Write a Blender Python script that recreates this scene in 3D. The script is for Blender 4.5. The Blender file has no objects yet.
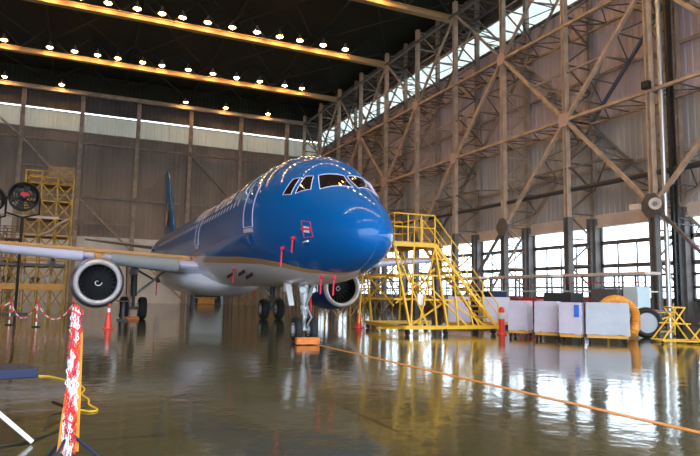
import bpy, bmesh, math, random
from math import *
from mathutils import Vector, Matrix
random.seed(7)
scene = bpy.context.scene
COL = scene.collection

# ------------------------------------------------------------------ materials
def mat(name, color, rough=.6, metal=0.0, coat=0.0, noise=0.0, nscale=3.0, bump=0.0, emit=None, estr=0.0, spec=.5, stretch=(1,1,1), dirt=None):
    m = bpy.data.materials.new(name); m.use_nodes = True
    nt = m.node_tree; b = nt.nodes['Principled BSDF']
    b.inputs['Base Color'].default_value = (*color, 1)
    b.inputs['Roughness'].default_value = rough
    b.inputs['Metallic'].default_value = metal
    b.inputs['Coat Weight'].default_value = coat
    b.inputs['Coat Roughness'].default_value = .025
    b.inputs['Specular IOR Level'].default_value = spec
    if emit:
        b.inputs['Emission Color'].default_value = (*emit, 1)
        b.inputs['Emission Strength'].default_value = estr
    if noise > 0 or bump > 0:
        tc = nt.nodes.new('ShaderNodeTexCoord'); mp = nt.nodes.new('ShaderNodeMapping')
        mp.inputs['Scale'].default_value = stretch
        n = nt.nodes.new('ShaderNodeTexNoise'); n.inputs['Scale'].default_value = nscale; n.inputs['Detail'].default_value = 4
        nt.links.new(tc.outputs['Object'], mp.inputs['Vector']); nt.links.new(mp.outputs['Vector'], n.inputs['Vector'])
        if noise > 0:
            r = nt.nodes.new('ShaderNodeMixRGB'); r.blend_type = 'MIX'
            mr = nt.nodes.new('ShaderNodeMapRange')
            mr.inputs['From Min'].default_value = .35; mr.inputs['From Max'].default_value = .68
            nt.links.new(n.outputs['Fac'], mr.inputs['Value']); nt.links.new(mr.outputs['Result'], r.inputs['Fac'])
            d = dirt or tuple(c * (1 - noise) for c in color)
            r.inputs['Color1'].default_value = (*color, 1); r.inputs['Color2'].default_value = (*d, 1)
            nt.links.new(r.outputs['Color'], b.inputs['Base Color'])
        if bump > 0:
            bp = nt.nodes.new('ShaderNodeBump'); bp.inputs['Strength'].default_value = bump; bp.inputs['Distance'].default_value = .05
            nt.links.new(n.outputs['Fac'], bp.inputs['Height']); nt.links.new(bp.outputs['Normal'], b.inputs['Normal'])
    return m

def translucent(name, color, amount=.6):
    m = bpy.data.materials.new(name); m.use_nodes = True; nt = m.node_tree
    nt.nodes.remove(nt.nodes['Principled BSDF'])
    out = nt.nodes['Material Output']
    d = nt.nodes.new('ShaderNodeBsdfDiffuse'); t = nt.nodes.new('ShaderNodeBsdfTranslucent'); mx = nt.nodes.new('ShaderNodeMixShader')
    d.inputs['Color'].default_value = (*color, 1); t.inputs['Color'].default_value = (*color, 1)
    tc = nt.nodes.new('ShaderNodeTexCoord'); n = nt.nodes.new('ShaderNodeTexNoise'); n.inputs['Scale'].default_value = .5
    mr = nt.nodes.new('ShaderNodeMapRange'); mr.inputs['From Min'].default_value = .3; mr.inputs['From Max'].default_value = .7
    mr.inputs['To Min'].default_value = amount * .75; mr.inputs['To Max'].default_value = min(1, amount * 1.2)
    nt.links.new(tc.outputs['Object'], n.inputs['Vector']); nt.links.new(n.outputs['Fac'], mr.inputs['Value'])
    nt.links.new(mr.outputs['Result'], mx.inputs['Fac'])
    nt.links.new(d.outputs[0], mx.inputs[1]); nt.links.new(t.outputs[0], mx.inputs[2]); nt.links.new(mx.outputs[0], out.inputs['Surface'])
    return m

def glassmat():
    m = bpy.data.materials.new('window_glass'); m.use_nodes = True; nt = m.node_tree
    nt.nodes.remove(nt.nodes['Principled BSDF']); out = nt.nodes['Material Output']
    t = nt.nodes.new('ShaderNodeBsdfTransparent'); g = nt.nodes.new('ShaderNodeBsdfGlossy'); mx = nt.nodes.new('ShaderNodeMixShader')
    t.inputs['Color'].default_value = (.93, .98, .98, 1); g.inputs['Roughness'].default_value = .05
    lw = nt.nodes.new('ShaderNodeMath'); lw.operation = 'MULTIPLY'; lw.inputs[1].default_value = .3; l0 = nt.nodes.new('ShaderNodeLayerWeight'); l0.inputs['Blend'].default_value = .3; nt.links.new(l0.outputs['Facing'], lw.inputs[0])
    nt.links.new(lw.outputs[0], mx.inputs['Fac']); nt.links.new(t.outputs[0], mx.inputs[1]); nt.links.new(g.outputs[0], mx.inputs[2])
    nt.links.new(mx.outputs[0], out.inputs['Surface'])
    return m

def floor_material():
    m = bpy.data.materials.new('glossy_epoxy_floor'); m.use_nodes = True; nt = m.node_tree; b = nt.nodes['Principled BSDF']
    tc = nt.nodes.new('ShaderNodeTexCoord')
    n = nt.nodes.new('ShaderNodeTexNoise'); n.inputs['Scale'].default_value = .35; n.inputs['Detail'].default_value = 6
    cr = nt.nodes.new('ShaderNodeValToRGB')
    cr.color_ramp.elements[0].position = .3; cr.color_ramp.elements[0].color = (.060, .058, .022, 1)
    cr.color_ramp.elements[1].position = .72; cr.color_ramp.elements[1].color = (.105, .100, .046, 1)
    nt.links.new(tc.outputs['Object'], n.inputs['Vector']); nt.links.new(n.outputs['Fac'], cr.inputs['Fac'])
    # saw cut joints every 5.85 m along X = 3.34 + k*5.85 and every 12 m across
    sx = nt.nodes.new('ShaderNodeSeparateXYZ'); nt.links.new(tc.outputs['Object'], sx.inputs[0])
    def joint(sock, off, per, w):
        a = nt.nodes.new('ShaderNodeMath'); a.operation = 'ADD'; a.inputs[1].default_value = -off + per * 50 + per / 2
        nt.links.new(sock, a.inputs[0])
        md = nt.nodes.new('ShaderNodeMath'); md.operation = 'MODULO'; md.inputs[1].default_value = per; nt.links.new(a.outputs[0], md.inputs[0])
        s = nt.nodes.new('ShaderNodeMath'); s.operation = 'SUBTRACT'; s.inputs[1].default_value = per / 2; nt.links.new(md.outputs[0], s.inputs[0])
        ab = nt.nodes.new('ShaderNodeMath'); ab.operation = 'ABSOLUTE'; nt.links.new(s.outputs[0], ab.inputs[0])
        lt = nt.nodes.new('ShaderNodeMath'); lt.operation = 'LESS_THAN'; lt.inputs[1].default_value = w; nt.links.new(ab.outputs[0], lt.inputs[0])
        return lt.outputs[0]
    jx = joint(sx.outputs['X'], 3.34, 5.85, .022); jy = joint(sx.outputs['Y'], 31.0, 12.1, .022)
    mxm = nt.nodes.new('ShaderNodeMath'); mxm.operation = 'MAXIMUM'; nt.links.new(jx, mxm.inputs[0]); nt.links.new(jy, mxm.inputs[1])
    mix = nt.nodes.new('ShaderNodeMixRGB'); nt.links.new(mxm.outputs[0], mix.inputs['Fac'])
    nt.links.new(cr.outputs['Color'], mix.inputs['Color1']); mix.inputs['Color2'].default_value = (.025, .018, .01, 1)
    nt.links.new(mix.outputs['Color'], b.inputs['Base Color'])
    n2 = nt.nodes.new('ShaderNodeTexNoise'); n2.inputs['Scale'].default_value = 2.2; n2.inputs['Detail'].default_value = 4
    n3 = nt.nodes.new('ShaderNodeTexNoise'); n3.inputs['Scale'].default_value = .55; n3.inputs['Detail'].default_value = 2
    nt.links.new(tc.outputs['Object'], n2.inputs['Vector']); nt.links.new(tc.outputs['Object'], n3.inputs['Vector'])
    rr = nt.nodes.new('ShaderNodeMapRange'); rr.inputs['To Min'].default_value = .05; rr.inputs['To Max'].default_value = .13
    nt.links.new(n3.outputs['Fac'], rr.inputs['Value']); nt.links.new(rr.outputs['Result'], b.inputs['Roughness'])
    bp = nt.nodes.new('ShaderNodeBump'); bp.inputs['Strength'].default_value = .5; bp.inputs['Distance'].default_value = .014
    nt.links.new(n2.outputs['Fac'], bp.inputs['Height'])
    nt.links.new(bp.outputs['Normal'], b.inputs['Normal'])
    b.inputs['Specular IOR Level'].default_value = .55
    return m

M = {}
M['floor'] = floor_material()
M['glass'] = glassmat()
M['backwall'] = mat('weathered_sheet_brown', (.37, .28, .22), .7, noise=.45, nscale=.35, stretch=(1, 1, .4))
M['sidewall_up'] = mat('mauve_cladding', (.52, .44, .49), .7, noise=.25, nscale=.4, stretch=(1, 1, .3))
M['sidewall_low'] = mat('grey_cladding', (.47, .45, .45), .65, noise=.25, nscale=.6, stretch=(1, 1, .3))
M['darkwall'] = mat('dark_cladding', (.11, .09, .085), .8, noise=.3, nscale=.5)
M['whitewall'] = mat('white_painted_wall', (.92, .83, .74), .7, noise=.12, nscale=.6)
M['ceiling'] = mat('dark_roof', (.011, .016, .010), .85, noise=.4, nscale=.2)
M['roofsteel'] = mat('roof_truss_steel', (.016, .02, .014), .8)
M['beam'] = mat('roof_beam_paint', (.40, .27, .13), .6)
M['clear'] = translucent('clerestory_sheet', (.72, .78, .68), .32)
M['clear_back'] = translucent('rear_clerestory_sheet', (.60, .56, .44), .07)
M['tan'] = mat('tan_steel_paint', (.56, .40, .29), .6, noise=.45, nscale=1.5, dirt=(.34, .26, .20))
M['tan2'] = mat('tan_steel_paint_dusty', (.42, .33, .27), .65, noise=.4, nscale=1.2, dirt=(.24, .20, .17))
M['darksteel'] = mat('dark_steel', (.15, .13, .12), .6, noise=.35, nscale=1.5)
M['greysteel'] = mat('grey_steel', (.20, .205, .21), .5, noise=.35, nscale=1.2)
M['bluesteel'] = mat('blue_grey_steel', (.06, .10, .17), .45)
M['pink'] = mat('dusty_pink_plate', (.52, .37, .34), .6)
M['lintel'] = mat('cream_lintel_paint', (.72, .58, .50), .6, noise=.2, nscale=.8)
M['pipe'] = mat('dark_pipe', (.045, .04, .045), .4)
M['galv'] = mat('galvanised_pipe', (.55, .55, .56), .35, metal=.7)
M['ground'] = mat('outside_concrete', (.62, .62, .60), .9, noise=.1, nscale=.3)
M['line'] = mat('orange_floor_paint', (.85, .33, .03), .35, noise=.15, nscale=8)
M['yellow'] = mat('yellow_paint', (.86, .50, .03), .45, noise=.12, nscale=6)
M['ochre'] = mat('worn_ochre_paint', (.72, .44, .08), .6, noise=.4, nscale=3, dirt=(.36, .23, .08))
M['orange_ochre'] = mat('orange_dock_beam', (.80, .38, .05), .5, noise=.2, nscale=3)
M['brownnet'] = mat('brown_scaffold', (.38, .24, .11), .7, noise=.5, nscale=4)
M['blue'] = mat('aircraft_blue', (.002, .105, .36), .4, coat=.75, spec=.05)
M['blue'].node_tree.nodes['Principled BSDF'].inputs['Coat IOR'].default_value = 1.42
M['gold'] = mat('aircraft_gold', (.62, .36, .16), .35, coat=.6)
M['belly'] = mat('aircraft_light_grey', (.86, .85, .93), .35, coat=.5)
M['winggrey'] = mat('wing_grey', (.34, .36, .36), .4, coat=.2)
M['slat'] = mat('slat_daylight_tint', (.74, .73, .93), .35, coat=.4)  # pale wing colour with cool front daylight mixed in as lavender
M['lip'] = mat('polished_lip', (.88, .89, .96), .3, metal=.25)
M['nacelle'] = mat('nacelle_blue', (.004, .075, .33), .28, coat=1.0)
M['black'] = mat('black_paint', (.012, .012, .013), .5)
M['fan'] = mat('fan_titanium', (.10, .10, .11), .3, metal=.6)
M['spinner'] = mat('spinner_black', (.02, .02, .02), .35)
M['white'] = mat('white_paint', (.82, .82, .84), .4)
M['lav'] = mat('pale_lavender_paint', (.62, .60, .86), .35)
M['letter'] = mat('title_white', (.78, .76, .88), .4)
M['tire'] = mat('rubber', (.018, .018, .019), .75)
M['hub'] = mat('wheel_hub_white', (.72, .77, .82), .35, metal=.2)
M['gearsteel'] = mat('landing_gear_paint', (.55, .58, .60), .35, metal=.3)
M['geardark'] = mat('landing_gear_dark', (.09, .10, .11), .45)
M['cockpit'] = mat('cockpit_glass', (.02, .014, .01), .08, coat=1.0)
M['red'] = mat('red_plastic', (.80, .03, .03), .45)
M['redcover'] = mat('red_cover_cloth', (.75, .02, .05), .7)
M['cone'] = mat('cone_red', (.85, .05, .03), .45)
M['chock'] = mat('orange_wood', (.80, .22, .03), .6, noise=.35, nscale=6)
M['tarp'] = mat('lilac_tarpaulin', (.58, .53, .64), .55, noise=.15, nscale=1.5, bump=.6)
M['tarp_grey'] = mat('grey_tarpaulin', (.45, .48, .54), .5, noise=.15, nscale=1.5, bump=.6)
M['bluetag'] = mat('blue_label', (.02, .13, .62), .5)
M['duct'] = mat('orange_duct', (.80, .33, .05), .5, noise=.2, nscale=3)
M['cabinet'] = mat('dark_cabinet', (.045, .05, .06), .5)
M['cabgrey'] = mat('grey_cabinet', (.10, .10, .11), .5)
M['cabblue'] = mat('pale_blue_cabinet', (.55, .68, .75), .5)
M['navy'] = mat('navy_vinyl', (.006, .016, .06), .6)
M['rope'] = mat('yellow_rope', (.80, .50, .04), .6)
M['cable'] = mat('black_cable', (.012, .012, .012), .5)
M['orangepost'] = mat('orange_post', (.88, .34, .02), .5, noise=.15, nscale=8)
M['teal'] = mat('teal_foliage', (.25, .55, .45), .8)

def lampmat():
    m = bpy.data.materials.new('sodium_bulb'); m.use_nodes = True; b = m.node_tree.nodes['Principled BSDF']
    b.inputs['Base Color'].default_value = (1, .8, .5, 1)
    b.inputs['Emission Color'].default_value = (1, .56, .17, 1); b.inputs['Emission Strength'].default_value = 85
    return m
M['bulb'] = lampmat()

# ------------------------------------------------------------------ mesh builder
class MB:
    def __init__(s): s.v = []; s.f = []; s.m = []; s.cur = 0
    def add(s, vs, fs):
        k = len(s.v); s.v += [tuple(v) for v in vs]
        for f in fs: s.f.append(tuple(i + k for i in f)); s.m.append(s.cur)
    def box(s, c, d, rz=0.0, ch=0.0):
        x, y, z = [q / 2 for q in d]; cs, sn = cos(rz), sin(rz)
        vs = []
        for k in (-z, z):
            for a, b in ((-x, -y), (x, -y), (x, y), (-x, y)):
                vs.append((c[0] + a * cs - b * sn, c[1] + a * sn + b * cs, c[2] + k))
        s.add(vs, [(3, 2, 1, 0), (4, 5, 6, 7), (0, 1, 5, 4), (1, 2, 6, 5), (2, 3, 7, 6), (3, 0, 4, 7)])
        return s
    def frame(s, p, q, up):
        p = Vector(p); q = Vector(q); d = (q - p).normalized(); up = Vector(up)
        if abs(d.dot(up)) > .95: up = Vector((1, 0, 0)) if abs(d.x) < .9 else Vector((0, 1, 0))
        a = d.cross(up).normalized(); b = a.cross(d).normalized()
        return p, q, a, b
    def bar(s, p, q, w=.05, h=.05, up=(0, 0, 1)):
        p, q, a, b = s.frame(p, q, up); a = a * w / 2; b = b * h / 2
        vs = [p - a - b, p + a - b, p + a + b, p - a + b, q - a - b, q + a - b, q + a + b, q - a + b]
        s.add(vs, [(3, 2, 1, 0), (4, 5, 6, 7), (0, 1, 5, 4), (1, 2, 6, 5), (2, 3, 7, 6), (3, 0, 4, 7)])
        return s
    def ibeam(s, p, q, w, h, t=.03, up=(0, 0, 1)):
        p, q, a, b = s.frame(p, q, up); n = a * (w / 2 - t / 2)
        for sg in (-1, 1):
            s.bar(p + n * sg, q + n * sg, t, h, b)
        s.bar(p, q, w - 2 * t, t, b)
        return s
    def tube(s, pts, r, n=8, cap=True, closed=False):
        pts = [Vector(p) for p in pts]; N = len(pts); vs = []; fs = []
        rs = r if isinstance(r, (list, tuple)) else [r] * N
        prev = None
        for i, p in enumerate(pts):
            if closed: d = pts[(i + 1) % N] - pts[i - 1]
            else: d = pts[min(i + 1, N - 1)] - pts[max(i - 1, 0)]
            d.normalize()
            if prev is None:
                up = Vector((0, 0, 1)) if abs(d.z) < .9 else Vector((1, 0, 0)); a = d.cross(up).normalized()
            else:
                a = (prev - d * prev.dot(d)).normalized()
            prev = a; b = d.cross(a)
            for k in range(n):
                t = 2 * pi * k / n; vs.append(p + (a * cos(t) + b * sin(t)) * rs[i])
        for i in range(N if closed else N - 1):
            j = (i + 1) % N
            for k in range(n):
                fs.append((i * n + k, i * n + (k + 1) % n, j * n + (k + 1) % n, j * n + k))
        if cap and not closed:
            fs.append(tuple(reversed(range(n)))); fs.append(tuple((N - 1) * n + k for k in range(n)))
        s.add(vs, fs); return s
    def lathe(s, c, axis, prof, n=32, cap=(False, False)):
        c = Vector(c); d = Vector(axis).normalized(); up = Vector((0, 0, 1)) if abs(d.z) < .9 else Vector((1, 0, 0))
        a = d.cross(up).normalized(); b = d.cross(a); vs = []; fs = []
        for (h, r) in prof:
            for k in range(n):
                t = 2 * pi * k / n; vs.append(c + d * h + (a * cos(t) + b * sin(t)) * r)
        for i in range(len(prof) - 1):
            for k in range(n): fs.append((i * n + k, i * n + (k + 1) % n, (i + 1) * n + (k + 1) % n, (i + 1) * n + k))
        if cap[0]: fs.append(tuple(reversed(range(n))))
        if cap[1]: fs.append(tuple((len(prof) - 1) * n + k for k in range(n)))
        s.add(vs, fs); return s
    def sphere(s, c, r, n=10, sc=(1, 1, 1)):
        c = Vector(c); vs = []; fs = []; m = n
        for i in range(1, m):
            th = pi * i / m
            for k in range(n):
                ph = 2 * pi * k / n; vs.append(c + Vector((r * sc[0] * sin(th) * cos(ph), r * sc[1] * sin(th) * sin(ph), r * sc[2] * cos(th))))
        vs.append(c + Vector((0, 0, r * sc[2]))); vs.append(c - Vector((0, 0, r * sc[2])))
        for i in range(m - 2):
            for k in range(n): fs.append((i * n + k, (i + 1) * n + k, (i + 1) * n + (k + 1) % n, i * n + (k + 1) % n))
        for k in range(n):
            fs.append((len(vs) - 2, k, (k + 1) % n)); fs.append((len(vs) - 1, (m - 2) * n + (k + 1) % n, (m - 2) * n + k))
        s.add(vs, fs); return s
    def build(s, name, mats, parent=None, smooth=False, bevel=0, fix=True):
        me = bpy.data.meshes.new(name)
        off = Vector((0, 0, 0)); q = parent
        while q is not None: off += q.location; q = q.parent
        me.from_pydata([tuple(Vector(v) - off) for v in s.v], [], s.f)
        if not isinstance(mats, (list, tuple)): mats = [mats]
        for m in mats: me.materials.append(m)
        if len(mats) > 1: me.polygons.foreach_set('material_index', s.m)
        if fix:
            bm = bmesh.new(); bm.from_mesh(me); bmesh.ops.recalc_face_normals(bm, faces=bm.faces); bm.to_mesh(me); bm.free()
        me.update()
        if smooth:
            me.polygons.foreach_set('use_smooth', [True] * len(me.polygons))
            try: me.set_sharp_from_angle(angle=radians(42))
            except Exception: pass
        o = bpy.data.objects.new(name, me); COL.objects.link(o)
        if parent: o.parent = parent
        if bevel:
            b = o.modifiers.new('bevel', 'BEVEL'); b.width = bevel; b.segments = 2; b.limit_method = 'ANGLE'
        return o

def tag(o, label=None, cat=None, group=None, kind=None):
    if label: o['label'] = label
    if cat: o['category'] = cat
    if group: o['group'] = group
    if kind: o['kind'] = kind
    return o
def struct(o, label=None): return tag(o, label, None, None, 'structure')
def empty(name, loc, label=None, cat=None, group=None):
    o = bpy.data.objects.new(name, None); COL.objects.link(o); o.location = loc; o.empty_display_size = .3
    return tag(o, label, cat, group)
def dup(root, loc, label=None, group=None, rz=None):
    r = root.copy(); COL.objects.link(r); r.location = loc
    if rz is not None: r.rotation_euler.z = rz
    if label: r['label'] = label
    if group: r['group'] = group
    for ch in list(root.children):
        c = ch.copy(); COL.objects.link(c); c.parent = r
        for g in list(ch.children):
            d = g.copy(); COL.objects.link(d); d.parent = c
    return r

# ------------------------------------------------------------------ camera
yaw, pitch, roll = radians(24.0), .1088, .0182
F = Vector((sin(yaw) * cos(pitch), cos(yaw) * cos(pitch), sin(pitch)))
R0 = Vector((cos(yaw), -sin(yaw), 0)); U0 = R0.cross(F)
R1 = cos(roll) * R0 + sin(roll) * U0; U1 = -sin(roll) * R0 + cos(roll) * U0
cam = bpy.data.cameras.new('camera'); co = bpy.data.objects.new('camera', cam); COL.objects.link(co)
cam.sensor_width = 36; cam.lens = 608 / 700 * 36; cam.clip_end = 800; cam.clip_start = .05
mw = Matrix(((R1.x, U1.x, -F.x, 0), (R1.y, U1.y, -F.y, 0), (R1.z, U1.z, -F.z, 1.5), (0, 0, 0, 1)))
co.matrix_world = mw; scene.camera = co

# ------------------------------------------------------------------ the hangar shell
XI, XO, XW = 27.0, 29.15, 29.5       # inner chord plane, outer chord plane, cladding
YB = 77.4                            # rear wall
XL = -36.0
BAY = 6.05; YC0 = 22.05
cols_y = [YC0 + BAY * k for k in range(-3, 10)]
Y0 = -14.0
fl = MB(); fl.add([(XL, Y0, 0), (XW, Y0, 0), (XW, YB, 0), (XL, YB, 0)], [(0, 1, 2, 3)])
struct(fl.build('floor', M['floor'], fix=False), 'glossy olive brown hangar floor')
g = MB(); g.add([(-300, -300, -.06), (300, -300, -.06), (300, 400, -.06), (-300, 400, -.06)], [(0, 1, 2, 3)])
struct(g.build('ground', M['ground'], fix=False), 'pale concrete ground outside the hangar')
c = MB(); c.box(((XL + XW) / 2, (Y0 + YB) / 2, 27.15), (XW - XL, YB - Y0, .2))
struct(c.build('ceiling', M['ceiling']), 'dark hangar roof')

def corrugated(y0, y1, z0, z1, x, pitch=.42, d=.06):
    m = MB(); n = int((y1 - y0) / pitch); vs = []; fs = []
    pts = []
    for i in range(n):
        y = y0 + (y1 - y0) * i / n; p = (y1 - y0) / n
        pts += [(x, y), (x, y + p * .5), (x + d, y + p * .6), (x + d, y + p * .9)]
    pts.append((x, y1))
    for z in (z0, z1):
        vs += [(a, b, z) for a, b in pts]
    k = len(pts); fs = [(i, i + 1, k + i + 1, k + i) for i in range(k - 1)]
    m.add(vs, fs); return m
def corrugated_x(x0, x1, z0, z1, y, pitch=.5, d=.05):
    m = corrugated(x0, x1, z0, z1, 0, pitch, d)
    m.v = [(b, y + a, z) for a, b, z in m.v]; return m

wr = empty('wall_right', (XW, 20, 0)); struct(wr, 'tall clad side wall of the hangar with windows at its foot')
corrugated(Y0, YB, 6.65, 12.5, XW).build('lower_cladding', M['sidewall_low'], wr, fix=False)
corrugated(Y0, YB, 12.5, 21.2, XW).build('upper_cladding', M['sidewall_up'], wr, fix=False)
corrugated(Y0, YB, 21.2, 23.5, XW, .9).build('clerestory', M['clear'], wr, fix=False)
corrugated(Y0, YB, 23.5, 27.1, XW).build('top_cladding', M['darkwall'], wr, fix=False)
m = MB(); m.box((XW + .05, (Y0 + YB) / 2, .75), (.25, YB - Y0, 1.5)); m.build('plinth', M['darksteel'], wr)
m = MB()
for z in (21.2, 23.5): m.box((XW - .1, (Y0 + YB) / 2, z), (.16, YB - Y0, .18))
m.build('sheeting_rail', M['darksteel'], wr)
m = MB(); m.box((XW - .22, (Y0 + YB) / 2, 6.3), (.4, YB - Y0, .66)); m.box((XW - .3, (Y0 + YB) / 2, 5.92), (.5, YB - Y0, .12))
struct(m.build('trim_1', [M['lintel']], bevel=.02), 'cream lintel beam above the side windows')

wb = empty('wall_back', (0, YB, 0)); struct(wb, 'brown sheet rear wall with a pale translucent band')
corrugated_x(XL, XW, 7.7, 20.0, YB, .55, .025).build('rear_cladding', M['backwall'], wb, fix=False)
corrugated_x(XL, XW, 20.0, 22.2, YB, .9).build('rear_clerestory', M['clear_back'], wb, fix=False)
corrugated_x(XL, XW, 22.42, 24.9, YB).build('rear_top_cladding', M['darkwall'], wb, fix=False)
corrugated_x(XL, 12.6, 0, 7.7, YB, .9, .015).build('white_lower_wall', M['whitewall'], wb, fix=False)
m = MB(); m.box(((XL - 6.9) / 2, YB - .04, 9.6), (-6.9 - XL, .06, 3.6)); m.build('white_upper_panel', M['whitewall'], wb)
corrugated_x(12.6, XW, 0, 7.7, YB).build('dark_lower_wall', M['backwall'], wb, fix=False)
corrugated_x(XL, XW, 24.9, 27.1, YB).build('roof_closure', M['ceiling'], wb, fix=False)
m = MB()
for z in (7.8, 20.0, 22.2, 22.45): m.box(((XL + XW) / 2, YB - .07, z), (XW - XL, .12, .1))
m.build('sheeting_rail', M['tan2'], wb)
m = MB(); m.box((XL, (Y0 + YB) / 2, 13.5), (.3, YB - Y0, 27))
struct(m.build('wall_left', M['backwall']), 'far side wall of the hangar beyond the frame')
m = MB(); m.box(((XL + XW) / 2, Y0, 23.5), (XW - XL, .3, 7.2))
struct(m.build('wall_front', M['darkwall']), 'header above the open hangar doors')

# rear wall: posts, rails, diagonals
for x in [-31.9, -25.7, -19.4, -13.1, -6.8, -.6, 5.7, 12.0, 18.4, 24.7]:
    m = MB(); m.ibeam((x, YB - .45, 0), (x, YB - .45, 24.5), .46, .46, .06, up=(0, 1, 0))
    m.box((x, YB - .45, .06), (.6, .6, .12))
    struct(m.build('rear_wall_post', M['tan']))
for z in (18.7, 12.3):
    m = MB(); m.ibeam((XL + .2, YB - .3, z), (XW - .5, YB - .3, z), .22, .26, .03, up=(0, 1, 0))
    struct(m.build('rear_wall_rail', M['tan2']))
def brace_b(x0, z0, x1, z1, mt='tan'):
    m = MB(); m.bar((x0, YB - .6, z0), (x1, YB - .6, z1), .2, .24, (0, 1, 0))
    m.box((x0, YB - .6, z0), (.5, .06, .5)); m.box((x1, YB - .6, z1), (.5, .06, .5))
    struct(m.build('rear_wall_brace', M[mt]))
brace_b(-13.1, 24.0, -6.8, 18.7); brace_b(-6.8, 18.7, -.6, 12.3); brace_b(-.6, 12.3, 5.7, 6.1); brace_b(5.7, 6.1, 12.0, .4)
brace_b(-13.1, 12.3, -6.8, 6.1, 'tan2'); brace_b(18.4, 12.3, 24.7, 6.1, 'tan2'); brace_b(12.0, 18.7, 18.4, 12.3, 'backwall'); brace_b(5.7, 12.3, 12.0, 18.7, 'backwall')
for (x0, x1, z) in [(-6.8, -3.9, 15.5), (-.6, 2.2, 9.4), (-.6, 5.7, 9.2)]:
    m = MB(); m.bar((x0, YB - .45, z), (x1, YB - .45, z), .16, .16); struct(m.build('rear_wall_strut', M['tan2']))

# roof beams with their lamps
lampproto = None
def lamp(x, y, z, label, group):
    global lampproto
    if lampproto is None:
        e = empty('high_bay_lamp', (0, 0, 0), label, 'ceiling lamp', group)
        m = MB(); m.lathe((0, 0, 0), (0, 0, 1), [(-.10, .34), (.06, .30), (.26, .17), (.34, .11), (.52, .10), (.56, .04)], 14, (False, True)); m.build('reflector', M['darksteel'], e, smooth=True)
        m = MB(); m.sphere((0, 0, 0), .25, 12, (1, 1, .9)); m.build('bulb', M['bulb'], e, smooth=True)
        m = MB(); m.tube([(0, 0, .5), (0, .25, .52), (0, .75, .3)], .035, 6); m.build('bracket', M['darksteel'], e)
        lampproto = e; e.location = (x, y, z); return e
    return dup(lampproto, (x, y, z), label, group)
beams = [(52.6, 'second lit roof beam from the rear wall', True), (65.0, 'lit roof beam nearest the rear wall', True), (41.1, 'lit roof beam nearest the camera, cut by the top edge', True),
         (29.0, '', False), (17.0, '', False), (5.0, '', False), (-6.5, '', False)]
for (yb, lab, vis) in beams:
    m = MB(); x0, x1 = XL + .2, XI + .3
    m.box(((x0 + x1) / 2, yb, 24.3), (x1 - x0, .55, .05)); m.box(((x0 + x1) / 2, yb, 24.74), (x1 - x0, .45, .06)); m.box(((x0 + x1) / 2, yb, 24.52), (x1 - x0, .12, .44))
    for k in range(15):
        xx = x0 + 4.2 * k; m.box((xx, yb, 24.52), (.05, .4, .42))
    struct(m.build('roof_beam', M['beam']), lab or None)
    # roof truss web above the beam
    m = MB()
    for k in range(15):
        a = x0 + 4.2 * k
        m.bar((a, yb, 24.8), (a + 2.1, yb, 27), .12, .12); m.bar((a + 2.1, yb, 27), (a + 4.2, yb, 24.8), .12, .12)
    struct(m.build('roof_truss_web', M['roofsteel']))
    xs = [24.4 - 2.22 * k for k in range(18 if vis else 16)]
    if yb == 52.6: xs = [22.17, 19.89, 17.55, 15.6, 13.45, 11.2, 9.05, 6.9, 5.2, 3.2, .94, -1.16, -3.3, -5.5, -7.7, -10]
    if yb == 65.0: xs = [22.16, 20.1, 17.2, 14.6, 12.0, 9.4, 6.7, 4.8, 2.4, .5, -1.6, -3.8, -7.7, -10, -12.3]
    if yb == 41.1: xs = [20.6 - 2.3 * k for k in range(14)]
    gl = {52.6: 'lamps along the middle lit beam', 65.0: 'lamps along the lit beam nearest the rear wall', 41.1: 'lamps along the lit beam at the top edge of the photo'}.get(yb, 'lamps along the roof beams over the camera')
    for x in xs:
        lamp(x, yb - .95, 24.95, {52.6: 'warm bright lamp on the upper of the two long rows of ceiling lamps', 65.0: 'warm bright lamp on the lower of the two long rows of ceiling lamps', 41.1: 'warm bright lamp on the roof beam cut by the top edge'}.get(yb, 'warm bright lamp on a roof beam over the camera'), gl)
m = MB(); x0, x1 = XL + .2, XW - .3
m.box(((x0 + x1) / 2, YB - .75, 24.3), (x1 - x0, .55, .05)); m.box(((x0 + x1) / 2, YB - .75, 24.74), (x1 - x0, .45, .06)); m.box(((x0 + x1) / 2, YB - .75, 24.52), (x1 - x0, .12, .44))
struct(m.build('roof_beam', M['tan2']), 'grey brown beam along the top of the rear wall')
for x in (-8.76, -3.0, 11.0, 16.0, 21.6): lamp(x, YB - 1.7, 25.0, 'warm lamp in the sparse row on top of the rear wall', 'lamps along the top of the rear wall')
# longitudinal roof members and diagonals
for x in (-28, -20, -12, -4, 4, 12, 20):
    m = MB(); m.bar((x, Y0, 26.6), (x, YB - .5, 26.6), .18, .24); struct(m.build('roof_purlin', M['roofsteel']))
for i, (ya, yb2) in enumerate([(41.1, 52.6), (52.6, 65.0), (65.0, 76.5), (29.0, 41.1)]):
    m = MB()
    for k, x in enumerate((-12, -4, 4, 12, 20)):
        m.bar((x, ya, 25.9), (x + 7, yb2, 25.9), .1, .12); m.bar((x + 7, ya, 25.85), (x, yb2, 25.85), .1, .12)
    struct(m.build('roof_bracing', M['roofsteel']))

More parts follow.
